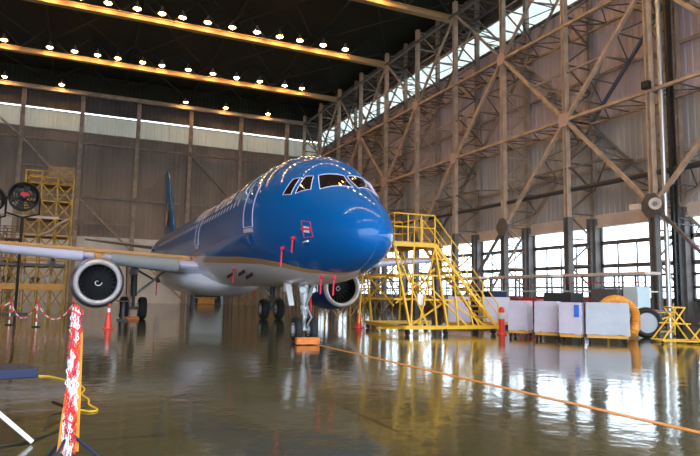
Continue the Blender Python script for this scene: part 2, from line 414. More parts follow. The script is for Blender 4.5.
# side wall steelwork
def lacing(m, a0, a1, b0, b1, step, w=.07):
    a0, a1, b0, b1 = map(Vector, (a0, a1, b0, b1)); L = (a1 - a0).length; n = max(2, int(round(L / step)))
    for i in range(n):
        t, u = i / n, (i + 1) / n
        pa, pb = a0.lerp(a1, t), b0.lerp(b1, t); qa, qb = a0.lerp(a1, u), b0.lerp(b1, u)
        if i % 2 == 0: m.bar(pa, qb, w, w)
        else: m.bar(pb, qa, w, w)
        m.bar(qa, qb, w, w)
for k, y in enumerate(cols_y):
    e = empty('steel_column', (XI, y, 0)); struct(e)
    m = MB(); m.ibeam((XI, y, 6.4), (XI, y, 25.6), .30, .34, .05, up=(1, 0, 0)); m.build('inner_chord', M['tan'], e)
    m = MB(); m.ibeam((XI, y, 0), (XI, y, 6.4), .40, .40, .06, up=(1, 0, 0)); m.box((XI, y, .08), (.8, .8, .16)); m.build('column_foot', M['darksteel'], e)
    m = MB(); m.ibeam((XO, y, 6.4), (XO, y, 27), .28, .34, .05, up=(1, 0, 0)); m.build('outer_chord', M['tan2'], e)
    m = MB(); m.box((XO - .05, y, 3.2), (.5, .62, 6.4)); m.box((XO - .4, y, 3.2), (.25, .3, 6.4)); m.box((XO - .1, y, .1), (.9, .9, .2)); m.build('outer_pier', M['darksteel'], e)
    m = MB(); lacing(m, (XI, y, .4), (XI, y, 25.4), (XO - .1, y, .4), (XO - .1, y, 25.4), 1.55, .09); m.build('lacing', M['tan2'] if k % 2 else M['darksteel'], e)
levels = [.2, 6.35, 12.45, 18.5, 24.5]
def lattice_bar(p, q, name, matin, matout, step=1.5, w=.17, dx=XO - XI - .1, sec=None):
    e = empty(name, p); struct(e)
    p = Vector(p); q = Vector(q); d = Vector((dx, 0, 0))
    m = MB(); m.bar(p, q, w, w * 1.2, (1, 0, 0)); m.build('inner_member', M[matin], e)
    m = MB(); m.bar(p + d, q + d, w * .85, w, (1, 0, 0)); m.build('outer_member', M[matout], e)
    m = MB(); lacing(m, p, q, p + d, q + d, step, .06); m.build('lacing', M['darksteel' if sec is None else sec], e)
    return e
for z, mi in ((12.45, 'tan'), (18.5, 'tan')):
    lattice_bar((XI - .05, cols_y[0], z), (XI - .05, cols_y[-1], z), 'lattice_girder', mi, 'tan2', 1.51, .17)
lattice_bar((XI - .05, cols_y[0], 24.4), (XI - .05, cols_y[-1], 24.4), 'lattice_girder', 'darksteel', 'darksteel', 1.51, .2)
m = MB(); m.tube([(XI + .25, cols_y[0], 8.1), (XI + .25, YB - .6, 8.1)], .15, 10); struct(m.build('long_pipe', M['pipe'], smooth=True))
for k in range(0, 12):
    y0, y1 = cols_y[k], cols_y[k + 1]
    for li in range(4):
        if li == 0 and k not in (2, 5, 8): continue
        if (k, li) in ((6, 2), (5, 1), (7, 1)): continue
        # nodes: level 1 and 3 at even offsets from YC0 (index 3)
        par = (k - 3) % 2 == 0
        up = par if li % 2 == 1 else (not par)   # does the member rise with Y?
        za, zb = levels[li], levels[li + 1]
        if not up: za, zb = zb, za
        mi = 'tan' if li in (1, 2) else 'tan2'
        if li == 0: mi = 'darksteel'
        lattice_bar((XI - .02, y0, za), (XI - .02, y1, zb), 'diagonal_brace', mi, 'bluesteel' if (k == 3 and li == 2) else ('greysteel' if k % 3 == 0 else 'tan2'), 1.45, .19 if li in (1, 2) else .15)
    # half-height struts reaching each diagonal
    for li in (1, 2, 3):
        zm = (levels[li] + levels[li + 1]) / 2; ym = (y0 + y1) / 2
        yn = y1 if k % 2 else y0
        m = MB(); m.bar((XI - .02, ym, zm), (XI - .02, yn, zm - (.0)), .1, .12); m.bar((XI + .05, ym, zm), (XO, ym, zm + .2), .07, .07); m.bar((XI + .05, ym, zm), (XO, yn, zm - 1.3), .07, .07)
        struct(m.build('bracing_strut', M['tan2'] if li > 1 else M['darksteel']))
for k in range(13):
    y = cols_y[k]; par = (k - 3) % 2 == 0
    for z in ([6.35, 18.5] if par else [12.45]):
        m = MB(); s_ = .42 if z > 10 else .62
        m.add([(XI - .22, y - s_, z - .15), (XI - .22, y - .25, z - s_), (XI - .22, y + .25, z - s_), (XI - .22, y + s_, z - .15), (XI - .22, y + s_, z + .15), (XI - .22, y + .25, z + s_), (XI - .22, y - .25, z + s_), (XI - .22, y - s_, z + .15)] +
              [(XI - .18, y - s_, z - .15), (XI - .18, y - .25, z - s_), (XI - .18, y + .25, z - s_), (XI - .18, y + s_, z - .15), (XI - .18, y + s_, z + .15), (XI - .18, y + .25, z + s_), (XI - .18, y - .25, z + s_), (XI - .18, y - s_, z + .15)],
              [tuple(range(8)), tuple(range(15, 7, -1))] + [(i, (i + 1) % 8, 8 + (i + 1) % 8, 8 + i) for i in range(8)])
        struct(m.build('gusset_plate', M['pink'] if z > 10 else M['darksteel']))
for z in (9.5, 15.5, 20.0):
    m = MB(); m.bar((XO + .1, cols_y[0], z), (XO + .1, YB - .6, z), .14, .16); struct(m.build('cladding_rail', M['tan2']))

# windows, one per bay
for k in range(12):
    ya, yb2 = cols_y[k] + .31, cols_y[k + 1] - .31
    e = empty('window_%d' % (k + 1), (XW - .2, ya, .9)); struct(e)
    yc = (ya + yb2) / 2; W = yb2 - ya
    m = MB(); x = XW - .15
    for z in (1.55, 2.2, 2.9, 3.5, 4.9): m.box((x, yc, z), (.12, W, .14 if z < 3 else .24))
    for y in (ya + .06, yb2 - .06): m.box((x, y, 3.4), (.12, .12, 5))
    m.build('window_frame', M['darksteel'], e)
    m = MB()
    for i, t in enumerate((.27, .52, .77)): m.box((x, ya + W * t, 2.93), (.08, .07, 3.9))
    m.build('mullion', M['darksteel'], e)
    m = MB(); m.add([(x + .02, ya + .05, .95), (x + .02, yb2 - .05, .95), (x + .02, yb2 - .05, 5.9), (x + .02, ya + .05, 5.9)], [(0, 1, 2, 3)]); m.build('glass_pane', M['glass'], e, fix=False)

# things fixed to the steelwork
e = empty('floodlight', (XI - .6, 21.75, 12.6), 'square black floodlight high on the side wall column at right', 'floodlight')
m = MB(); m.box((XI - .6, 21.75, 12.6), (.3, .42, .42)); m.build('housing', M['black'], e, bevel=.03)
m = MB(); m.box((XI - .61, 21.75, 12.6), (.02, .3, .3)); m.build('lens', M['greysteel'], e)
m = MB(); m.bar((XI - .6, 21.75, 12.6), (XI - .1, 22.0, 12.6), .06, .06); m.build('bracket', M['black'], e)
e = empty('round_lamp', (XI - .5, 21.6, 6.3), 'round cream drum lamp low on the right column', 'lamp')
m = MB(); m.lathe((XI - .75, 21.35, 6.3), (-1, -.8, -.1), [(-.25, .2), (-.22, .27), (.12, .3), (.2, .3), (.2, .22), (.12, .2), (.12, .02)], 20, (True, False)); m.build('housing', M['lintel'], e, smooth=True)
m = MB(); m.lathe((XI - .88, 21.25, 6.29), (-1, -.8, -.1), [(.0, .12), (.06, .09)], 16, (False, True)); m.build('lens', M['greysteel'], e, smooth=True)
m = MB(); m.bar((XI - .6, 21.5, 6.3), (XI, 21.95, 6.3), .07, .07); m.build('bracket', M['darksteel'], e)
e = empty('wedge_lamp', (XI - .3, 22.9, 6.3), 'small cream box lamp just left of the right column', 'lamp')
m = MB(); m.box((XI - .3, 22.9, 6.35), (.35, .6, .3), .3); m.build('housing', M['lintel'], e, bevel=.03)
m = MB(); m.bar((XI - .3, 22.9, 6.4), (XI, 22.1, 6.5), .06, .06); m.build('bracket', M['darksteel'], e)
m = MB(); m.tube([(XI + .1, 21.45, 0), (XI + .1, 21.45, 25.5)], .13, 10); tag(m.build('downpipe', M['galv'], smooth=True), 'silver vertical pipe right of the column at right', 'pipe')
m = MB()
for dx in (0, .3): m.bar((XI + .1 + dx, 21.05, 0), (XI + .1 + dx, 21.05, 25.5), .09, .16, (0, 1, 0))
for i in range(50): m.bar((XI + .1, 21.05, .3 + i * .5), (XI + .4, 21.05, .3 + i * .5), .05, .05)
tag(m.build('cable_ladder', M['black']), 'black vertical cable ladder beside the silver pipe', 'cable ladder')

# painted guide line
m = MB(); m.box((6.6, 4.5, .004), (.13, 27, .004)); struct(m.build('trim_2', M['line']), 'orange guide line painted on the floor')

# ------------------------------------------------------------------ the airliner
ST = [(0,-.85,-.85,0.0,-.85),(.04,-1.05,-.66,.2,-.85),(.15,-1.22,-.45,.4,-.83),(.4,-1.42,-.18,.63,-.79),(.8,-1.61,.14,.86,-.72),(1.3,-1.77,.46,1.06,-.62),(1.85,-1.88,.78,1.24,-.5),(2.3,-1.95,1.14,1.37,-.4),(2.8,-2.0,1.48,1.51,-.3),(3.5,-2.04,1.78,1.69,-.18),(4.5,-2.07,1.98,1.88,-.06),(5.6,-2.07,2.03,1.94,0),(7.5,-2.07,1.98,1.95,0),(10,-2.07,1.92,1.93,0),(28,-2.05,1.9,1.93,0),(31,-1.97,1.9,1.9,0.05),(35,-1.35,1.88,1.68,.3),(39,-.35,1.75,1.12,.7),(42,.5,1.6,.53,1.0),(43.4,.95,1.4,.25,1.15)]
def hermite(tab, s, k):
    n = len(tab); i = 0
    while i < n - 2 and tab[i + 1][0] < s: i += 1
    a, b = tab[i], tab[i + 1]; h = b[0] - a[0]; t = (s - a[0]) / h
    def md(j):
        if j == 0: return (tab[1][k] - tab[0][k]) / (tab[1][0] - tab[0][0])
        if j == n - 1: return (tab[j][k] - tab[j - 1][k]) / (tab[j][0] - tab[j - 1][0])
        d0 = (tab[j][k] - tab[j - 1][k]) / (tab[j][0] - tab[j - 1][0]); d1 = (tab[j + 1][k] - tab[j][k]) / (tab[j + 1][0] - tab[j][0])
        return 0 if d0 * d1 <= 0 else 2 * d0 * d1 / (d0 + d1)
    return (2*t**3 - 3*t**2 + 1) * a[k] + (t**3 - 2*t**2 + t) * h * md(i) + (-2*t**3 + 3*t**2) * b[k] + (t**3 - t**2) * h * md(i + 1)
CX, CY, CZ = 6.58, 13.12, 3.82
def srf(s, t, off=0.0):
    zb, zt, w, zc = [hermite(ST, s, k) for k in (1, 2, 3, 4)]
    y = w * sin(t); cc = cos(t); hz = (zt - zc) if cc > 0 else (zc - zb)
    z = zc + hz * cc
    p = Vector((CX - y, CY + s, CZ + z))
    if off:
        n = Vector((-sin(t) / max(w, .05), 0, cc / max(hz, .05))).normalized()
        e_ = .05
        w2 = hermite(ST, s + e_, 3); dw = (w2 - w) / e_
        n = (n + Vector((0, -dw * .9, 0))).normalized()
        p = p + n * off
    return p
TB = [(0, 3.14), (1.0, 3.136), (1.5, 2.85), (2.1, 2.56), (3.6, 2.32), (5.1, 2.23), (7.2, 2.14), (13.8, 1.96), (19.2, 1.8), (44, 1.75)]
TG = [(0, 3.1405), (1.0, 3.139), (1.5, 2.98), (2.15, 2.68), (3.7, 2.43), (5.1, 2.34), (7.75, 2.26), (13.8, 2.1), (19.5, 1.98), (44, 1.95)]
def lin(tab, s):
    for a, b in zip(tab, tab[1:]):
        if s <= b[0]: return a[1] + (b[1] - a[1]) * (s - a[0]) / (b[0] - a[0])
    return tab[-1][1]
A = empty('airliner', (CX, CY + 5.07, 0), 'blue airliner with gold stripe and pale belly parked nose to the camera', 'airplane')
ss = [.004, .015, .03, .06, .1, .15, .22, .3, .4, .52, .65, .8] + [.8 + .12 * i for i in range(1, 20)] + [3.3 + .25 * i for i in range(18)] + [8 + i for i in range(19)] + [27 + .6 * i for i in range(28)]
ss = [s for s in ss if s <= 43.4]
def tring(s):
    tb, tg = lin(TB, s), lin(TG, s)
    half = [tb * i / 16 for i in range(17)] + [tb + (tg - tb) * i / 2 for i in (1, 2)] + [tg + (pi - tg) * i / 6 for i in range(1, 7)]
    return half + [2 * pi - t for t in reversed(half[1:-1])]
fm = MB(); rings = []
for s in ss:
    vs = [srf(s, t) for t in tring(s)]; rings.append(len(fm.v)); fm.v += [tuple(v) for v in vs]
n = len(tring(1)); band = []
for j in range(n):
    jj = j if j < 25 - 1 else None
    h = j if j < 24 else (n - 1 - j)
    band.append(0 if h < 16 else (1 if h < 18 else 2))
for i in range(len(rings) - 1):
    for j in range(n):
        fm.f.append((rings[i] + j, rings[i] + (j + 1) % n, rings[i + 1] + (j + 1) % n, rings[i + 1] + j)); fm.m.append(band[j])
fm.v.append(tuple(srf(0.001, 0))); 
for j in range(n): fm.f.append((len(fm.v) - 1, rings[0] + (j + 1) % n, rings[0] + j)); fm.m.append(0)
fm.f.append(tuple(rings[-1] + j for j in range(n))); fm.m.append(2)
fus = fm.build('fuselage', [M['blue'], M['gold'], M['belly']], A)
for p in fus.data.polygons: p.use_smooth = True

def patch(m, quad, off=.01, nu=5, nv=5):
    a, b, c_, d = quad; vs = []
    for i in range(nu + 1):
        for j in range(nv + 1):
            u, v = i / nu, j / nv
            s = (a[0]*(1-u) + b[0]*u)*(1-v) + (d[0]*(1-u) + c_[0]*u)*v
            t = (a[1]*(1-u) + b[1]*u)*(1-v) + (d[1]*(1-u) + c_[1]*u)*v
            vs.append(srf(s, t, off))
    fs = [(i*(nv+1)+j, (i+1)*(nv+1)+j, (i+1)*(nv+1)+j+1, i*(nv+1)+j+1) for i in range(nu) for j in range(nv)]
    m.add(vs, fs)
def strip(m, path, r=.018, off=.008, closed=True, n=5):
    pts = []
    P = path + [path[0]] if closed else path
    for a, b in zip(P, P[1:]):
        k = max(2, int(6 * max(abs(a[0] - b[0]), abs(a[1] - b[1]) * 2)) + 2)
        for i in range(k): pts.append(srf(a[0] + (b[0]-a[0])*i/k, a[1] + (b[1]-a[1])*i/k, off))
    if not closed: pts.append(srf(*P[-1], off)); m.tube(pts, r, n)
    else: m.tube(pts, r, n, closed=True)
for sg, who in ((1, 'starboard'), (-1, 'port')):
    for nm, poly in (('windshield_pane', [(2.02, .035), (2.27, .54), (1.83, .72), (1.33, .07)]),
                     ('cockpit_side_window', [(2.36, .62), (2.56, .73), (2.5, 1.1), (2.06, .86)]),
                     ('cockpit_rear_window', [(2.68, .81), (2.92, .89), (3.02, 1.2), (2.66, 1.15)])):
        poly = [(s, t * sg) for s, t in poly]
        m = MB(); patch(m, poly, .012, 8, 8); w = m.build(nm, M['cockpit'], A, smooth=True, fix=False)
        m = MB(); strip(m, poly, .013, .012); m.build('window_seal', M['lav'], w, smooth=True)
    # doors: white outlines and sill
    for (s0, s1, nm) in ((4.62, 5.52, 'passenger_door'), (13.35, 14.1, 'passenger_door'), (33.6, 34.3, 'passenger_door')):
        m = MB(); patch(m, [(s0, .98*sg), (s1, .98*sg), (s1, 1.72*sg), (s0, 1.72*sg)], .006, 6, 12); dd = m.build(nm, M['blue'], A, smooth=True, fix=False)
        m = MB(); strip(m, [(s0, 1.72*sg), (s0, 1.05*sg), (s0+.1, .98*sg), (s1-.1, .98*sg), (s1, 1.05*sg), (s1, 1.72*sg)], .012, .01); m.build('door_outline', M['lav'], dd, smooth=True)
        m = MB(); patch(m, [(s0-.02, 1.74*sg), (s1+.02, 1.74*sg), (s1+.02, 1.80*sg), (s0-.02, 1.80*sg)], .02, 4, 2); m.build('door_sill', M['lav'], dd, fix=False)
    m = MB(); strip(m, [(4.95 + .23*cos(a), (1.93 + .115*sin(a))*sg) for a in [i*pi/6 for i in range(12)]], .012, .008); m.build('round_hatch', M['nacelle'], A)
    # cabin windows
    k = 0; s = 6.6
    while s < 33:
        if not (13.1 < s < 14.4):
            m = MB(); tt = 1.25
            pts = [(s + .11*cos(a), (tt + .065*sin(a))*sg) for a in [i*pi/5 for i in range(10)]]
            vs = [srf(p[0], p[1], .01) for p in pts]; m.add(vs, [tuple(range(10))])
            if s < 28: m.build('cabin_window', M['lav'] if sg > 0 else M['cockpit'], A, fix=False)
        s += .53
    # registration style red hatch mark and static port
    if sg > 0:
        m = MB(); strip(m, [(1.95, 1.52), (1.6, 1.50), (1.5, 1.80), (1.88, 1.84)], .010, .006); m.build('static_port_frame', M['redcover'], A)
        m = MB(); patch(m, [(1.86, 1.61), (1.62, 1.61), (1.62, 1.73), (1.86, 1.73)], .01, 3, 3); m.build('static_port_plate', M['letter'], A, fix=False)
        m = MB(); patch(m, [(1.98, 1.66), (1.5, 1.63), (1.5, 1.67), (1.98, 1.70)], .014, 4, 1); m.build('static_port_tape', M['redcover'], A, fix=False)

# remove before flight covers
for (s, t, L) in ((3.05, 2.05, .5), (2.35, 1.86, .38), (8.8, 2.35, .5), (2.3, 2.75, .45), (1.95, 2.9, .45)):
    p = srf(s, t, .05); q = srf(s, t + .15, .08)
    m = MB(); m.lathe(srf(s, t, 0), srf(s, t, 1) - srf(s, t, 0), [(0, .05), (.08, .05), (.1, .02)], 10, (False, True))
    m.bar(p, p + Vector((-.02, 0, -L)), .042, .012, (0, 1, 0)); m.build('red_cover_flag', M['redcover'], A)
for (s, t) in ((7.6, 2.42), (7.0, 2.5), (9.6, 2.45)):
    p = srf(s, t, .05); m = MB(); m.bar(p, p + Vector((-.08, .5, -.12)), .03, .12); m.build('belly_antenna', M['black'], A)
for (s, t) in ((1.75, -1.9), (1.75, 1.9)):
    p = srf(s, t, 0); q = srf(s, t, .16); m = MB(); m.tube([p, q, q + Vector((0, -.28, 0))], [.03, .022, .016], 8); m.build('pitot_tube', M['lip'], A, smooth=True)
p = srf(8.4, 0, 0); m = MB(); m.add([p + Vector((-.02, 0, 0)), p + Vector((-.02, .34, 0)), p + Vector((-.015, .36, .42)), p + Vector((-.015, .2, .42)), p + Vector((.02, 0, 0)), p + Vector((.02, .34, 0)), p + Vector((.015, .36, .42)), p + Vector((.015, .2, .42))],
    [(0, 1, 2, 3), (7, 6, 5, 4), (0, 4, 5, 1), (1, 5, 6, 2), (2, 6, 7, 3), (3, 7, 4, 0)]); m.build('roof_antenna', M['white'], A)

# titles wrapped on the hull
def title(text, s_start, s_end, t_base, t_top, sg):
    cu = bpy.data.curves.new('title', 'FONT'); cu.body = text; cu.resolution_u = 3; cu.offset = .012
    to = bpy.data.objects.new('title', cu); COL.objects.link(to)
    dg = bpy.context.evaluated_depsgraph_get(); me = bpy.data.meshes.new_from_object(to.evaluated_get(dg))
    bm = bmesh.new(); bm.from_mesh(me)
    bmesh.ops.subdivide_edges(bm, edges=[e for e in bm.edges if e.calc_length() > .12], cuts=3)
    bmesh.ops.triangulate(bm, faces=bm.faces)
    xs = [v.co.x for v in bm.verts]; x0, x1 = min(xs), max(xs); ch = .7
    vs = []; fs = []
    for v in bm.verts:
        u = (v.co.x - x0) / (x1 - x0); w = v.co.y / ch
        t = t_base + (t_top - t_base) * w
        vs.append(srf(s_start + (s_end - s_start) * u, t * sg, .012))
    for f in bm.faces: fs.append(tuple(x.index for x in f.verts))
    m = MB(); m.add(vs, fs); bm.free(); bpy.data.objects.remove(to); bpy.data.curves.remove(cu)
    return m.build('airline_title', M['letter'], A, fix=False)
title('Vietnam Airlines', 15.9, 8.0, 1.13, .66, 1)
title('Vietnam Airlines', 8.2, 15.9, 1.02, .66, -1)
def lotus(sg):
    m = MB()
    for a, L in ((-1.15, .75), (-.6, .95), (0, 1.1), (.6, .95), (1.15, .75)):
        c0 = (7.1, .98); pts = []
        for i in range(13):
            u = i / 12; w = .17 * sin(pi * u) ** .8 if i not in (0, 12) else 0
            pts.append((u * L, w))
        out = pts + [(x, -w) for x, w in reversed(pts[1:-1])]
        vs = []
        for x, w in out:
            dx = x * sin(a) * .75 + w * cos(a); dy = x * cos(a) - w * sin(a)
            vs.append(srf(c0[0] - dx, (c0[1] - dy * .36) * sg, .014))
        m.add(vs, [tuple(range(len(vs)))])
    m.build('lotus_emblem', M['gold'], A, fix=False)
lotus(1); lotus(-1)

# belly fairing
m = MB(); pr = []
for s, w, h, zc in ((14.2, .3, .1, 1.85), (15.2, 1.3, .5, 1.95), (16.5, 1.95, .85, 2.15), (18, 2.25, 1.0, 2.3), (22, 2.3, 1.05, 2.35), (25, 2.1, .9, 2.3), (27.5, 1.2, .5, 2.05), (28.5, .3, .1, 1.9)):
    pr.append([(CX + w*cos(a), CY + s, zc + h*sin(a)*(.85 if sin(a) > 0 else 1)) for a in [2*pi*i/24 for i in range(24)]])
vs = sum(pr, []); fs = [(i*24+j, i*24+(j+1) % 24, (i+1)*24+(j+1) % 24, (i+1)*24+j) for i in range(len(pr)-1) for j in range(24)]
fs += [tuple(range(24)), tuple((len(pr)-1)*24 + j for j in range(24))]
m.add(vs, fs); m.build('belly_fairing', M['belly'], A, smooth=True)

# lifting surfaces
def airfoil(n=14, tc=.12):
    up = []; lo = []
    for i in range(n + 1):
        x = (1 - cos(pi * i / n)) / 2
        y = 5 * tc * (.2969*sqrt(x) - .126*x - .3516*x*x + .2843*x**3 - .1036*x**4)
        up.append((x, y)); lo.append((x, -y * .8))
    return up + list(reversed(lo[1:-1]))
def surface(name, secs, mats, vertical=False, split=None, parent=A, sgn=1):
    # secs: (span, le_s, z, chord, thickness)
    af = airfoil(); m = MB(); n = len(af)
    for (sp, s0, z, ch, tc) in secs:
        for (x, y) in af:
            yy = y * tc / .12
            if vertical: m.v.append((CX + yy * ch, CY + s0 + x * ch, z))
            else: m.v.append((CX - sgn * sp, CY + s0 + x * ch, z + yy * ch))
    for i in range(len(secs) - 1):
        for j in range(n):
            m.f.append((i*n+j, i*n+(j+1) % n, (i+1)*n+(j+1) % n, (i+1)*n+j))
            le = (j < 4 or j >= n - 4)
            m.m.append(1 if (le and len(mats) > 1) else 0)
    m.f.append(tuple(range(n))); m.m.append(0); m.f.append(tuple((len(secs)-1)*n + j for j in range(n))); m.m.append(0)
    return m.build(name, mats, parent, smooth=True)
TL = tan(radians(27.4))
def wing_z(y): return 2.72 + (y - 2.3) * .09
for sg in (1, -1):
    secs = []
    for y, ch, tc in ((1.0, 7.2, .13), (2.3, 6.4, .13), (4.2, 5.2, .125), (6.4, 4.1, .12), (10, 3.2, .115), (14, 2.2, .11), (16.6, 1.6, .10)):
        secs.append((y, 15.45 + (y - 2.3) * TL, wing_z(y), ch, tc))
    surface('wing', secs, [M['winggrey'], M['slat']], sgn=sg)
    # slat (drooped leading edge inboard of the engine) and outboard
    for (ya, yb_, nm) in ((2.4, 5.2, 'inboard_slat'), (6.4, 16.2, 'outboard_slat')):
        m = MB(); nn = 12
        for y in (ya, (ya + yb_) / 2, yb_):
            r = .38 - .016 * y; s0 = 15.3 + (y - 2.3) * TL; z = wing_z(y)
            for i in range(nn):
                a = 2*pi*i/nn; m.v.append((CX - sg*y, CY + s0 + .28 - .30*cos(a), z - .02 + r*sin(a)))
        for i in range(2):
            for j in range(nn): m.f.append((i*nn+j, i*nn+(j+1) % nn, (i+1)*nn+(j+1) % nn, (i+1)*nn+j)); m.m.append(0)
        m.f += [tuple(range(nn)), tuple(2*nn+j for j in range(nn))]; m.m += [0, 0]
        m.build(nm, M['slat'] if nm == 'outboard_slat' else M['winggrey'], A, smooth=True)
    # gold tube that paints in warm lamp light along the wing's upper leading edge
    m = MB(); m.tube([(CX - sg*y, CY + 15.42 + (y-2.3)*TL, wing_z(y) + .36 - .016*y) for y in (1.9, 2.4, 4, 5.2, 8, 12, 16)], .09, 8); m.build('leading_edge_lamplight', M['gold'], A, smooth=True)
    for y in (4.0, 7.8, 10.4):
        m = MB(); s0 = 15.45 + (y-2.3)*TL
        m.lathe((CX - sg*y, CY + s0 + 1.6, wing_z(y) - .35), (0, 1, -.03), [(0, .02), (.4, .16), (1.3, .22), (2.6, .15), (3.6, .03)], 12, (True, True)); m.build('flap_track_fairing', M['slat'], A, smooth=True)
    surface('tailplane', [(.6, 37.0, CZ + 1.1, 3.6, .1), (3, 38.4, CZ + 1.4, 2.7, .1), (6.2, 40.2, CZ + 1.75, 1.5, .09)], [M['winggrey']], sgn=sg)
fz = [(0, 33.2, 5.4, 7.2, .09), (0, 34.6, 6.1, 6.2, .09), (0, 37.2, 8.8, 4.6, .09), (0, 39.7, 11.5, 3.1, .08), (0, 40.1, 11.76, 2.5, .05)]
def fin_half(s, z):
    for a, b in zip(fz, fz[1:]):
        if z <= b[2]:
            t = (z - a[2]) / (b[2] - a[2]); le = a[1] + (b[1]-a[1])*t; ch = a[3] + (b[3]-a[3])*t; x = min(.98, max(.02, (s - le) / ch))
            return .09 / .12 * .6 * (.2969*sqrt(x) - .126*x - .3516*x*x + .2843*x**3 - .1036*x**4) * ch
    return .1
fin = surface('tail_fin', fz, [M['blue']], vertical=True)
for sx in (-1, 1):
    m = MB()
    for a, L in ((-.9, 1.3), (-.45, 1.7), (0, 2.0), (.45, 1.7), (.9, 1.3)):
        out = []
        for i in range(11):
            u = i / 10; w = .26 * sin(pi*u) ** .8 if i not in (0, 10) else 0; out.append((u*L, w))
        out = out + [(x, -w) for x, w in reversed(out[1:-1])]
        vs = []
        for x, w in out:
            q_, z_ = 37.7 + (x*sin(a) + w*cos(a)) * .8, 6.7 + (x*cos(a) - w*sin(a)); vs.append((CX + sx * (fin_half(q_, z_) + .03), CY + q_, z_))
        m.add(vs, [tuple(range(len(vs)))])
    m.build('tail_lotus', M['orange_ochre'], fin, fix=False)

# engines
EZ = 1.83; SE = 15.24
for sg in (1, -1):
    ex = CX - sg * 5.75; c0 = (ex, CY + SE, EZ)
    m = MB(); m.lathe(c0, (0, 1, 0), [(.22, .985), (.6, 1.07), (1.2, 1.14), (2.0, 1.15), (3.0, 1.08), (3.9, .93), (4.4, .80), (4.38, .76), (3.9, .78), (3.0, .8)], 48)
    E = m.build('engine', M['nacelle'], A, smooth=True)
    m = MB(); m.lathe(c0, (0, 1, 0), [(.24, .99), (.1, .965), (.03, .93), (0, .885), (.02, .84), (.08, .80), (.22, .775)], 48); m.build('intake_lip', M['lip'], E, smooth=True)
    m = MB(); m.lathe(c0, (0, 1, 0), [(.22, .775), (.5, .77), (1.1, .79), (1.3, .79), (1.3, .1)], 40); m.build('intake_duct', M['black'], E, smooth=True)
    m = MB(); m.lathe((ex, CY + SE + .62, EZ), (0, 1, 0), [(0, .005), (.06, .06), (.2, .14), (.4, .22)], 20); m.build('spinner', M['spinner'], E, smooth=True)
    m = MB(); pts = []
    for i in range(28):
        t = i / 27; r = .03 + .15*t; a = 1.0 + 5.2*t
        pts.append((ex + r*cos(a), CY + SE + .62 + (r/.22)**1.4*.36 - .012, EZ + r*sin(a)))
    m.tube(pts, [.028]*28, 5); m.build('spinner_spiral', M['white'], E)
    for k in range(22):
        a = 2*pi*k/22; m = MB(); vs = []
        for r in (.2, .4, .6, .775):
            tw = .35 + r * .9; hw = .055 + .05*r
            for q in (-1, 1):
                aa = a + q*hw*cos(tw)/r*1.3
                vs.append((ex + r*cos(aa), CY + SE + 1.0 + q*hw*sin(tw)*1.2, EZ + r*sin(aa)))
        m.add(vs, [(0, 1, 3, 2), (2, 3, 5, 4), (4, 5, 7, 6)]); m.build('fan_blade', M['fan'], E, smooth=True, fix=False)
    m = MB(); m.lathe((ex, CY + SE + 3.0, EZ), (0, 1, 0), [(0, .72), (1.2, .62), (2.0, .42), (2.6, .34), (2.6, .05)], 28, (True, False)); m.build('core_nozzle', M['greysteel'], E, smooth=True)
    # strake / pylon
    m = MB(); vs = []
    for (y, z, w) in ((SE + 1.15, EZ + 1.08, .05), (SE + 1.3, EZ + 1.22, .16), (SE + 2.4, wing_z(5.75) + .28, .2), (SE + 5.0, wing_z(5.75) + .1, .16), (SE + 5.2, EZ + .6, .12), (SE + 2.0, EZ + .9, .2)):
        vs += [(ex - w, CY + y, z), (ex + w, CY + y, z)]
    m.add(vs, [(0, 2, 4, 6, 8, 10), (11, 9, 7, 5, 3, 1), (0, 1, 3, 2), (2, 3, 5, 4), (4, 5, 7, 6), (6, 7, 9, 8), (8, 9, 11, 10), (10, 11, 1, 0)])
    m.build('pylon', M['gold'], A, smooth=False)

# wheels and landing gear
def wheel(x, y, r, w, parent, out):
    m = MB(); prof = [(-w/2, r*.5), (-w/2, r*.8), (-w*.42, r*.93), (-w*.25, r*.99), (0, r), (w*.25, r*.99), (w*.42, r*.93), (w/2, r*.8), (w/2, r*.5)]
    m.lathe((x, y, r), (1, 0, 0), prof, 32, (True, True))
    m.build('tire', M['tire'], parent, smooth=True)
    m = MB(); m.lathe((x, y, r), (1, 0, 0), [(-w*.52, r*.15), (-w*.54, r*.3), (-w*.46, r*.44), (-w*.52, r*.5), (-w*.52, r*.53), (w*.52, r*.53), (w*.52, r*.5), (w*.46, r*.44), (w*.54, r*.3), (w*.52, r*.15)], 24, (True, True))
    m.build('wheel_hub', M['hub'], parent, smooth=True)
NX, NY = CX, CY + 5.07
m = MB(); m.tube([(NX, NY, .38), (NX, NY, .95)], .055, 12); m.tube([(NX, NY, .85), (NX, NY - .05, 2.0)], .10, 14); m.tube([(NX - .3, NY, .38), (NX + .3, NY, .38)], .05, 10)
m.lathe((NX, NY, 1.0), (0, 0, 1), [(0, .13), (.12, .14), (.14, .11)], 14, (True, True)); m.lathe((NX, NY, 1.4), (0, 0, 1), [(0, .13), (.1, .13)], 14, (True, True))
ng = m.build('nose_landing_gear', M['gearsteel'], A, smooth=True)
for dx in (-.25, .25): wheel(NX + dx, NY, .385, .22, ng, dx)
m = MB()
for dx in (-.09, .09): m.tube([(NX + dx*.6, NY - .12, 1.05), (NX + dx, NY - .42, .78)], .028, 6); m.tube([(NX + dx, NY - .42, .78), (NX + dx*.6, NY - .1, .5)], .028, 6)
m.build('torque_link', M['gearsteel'], ng, smooth=True)
m = MB()
for dx in (-.3, .3): m.tube([(NX + dx*.3, NY - .05, 1.25), (NX + dx, NY - .25, 1.95)], .045, 8)
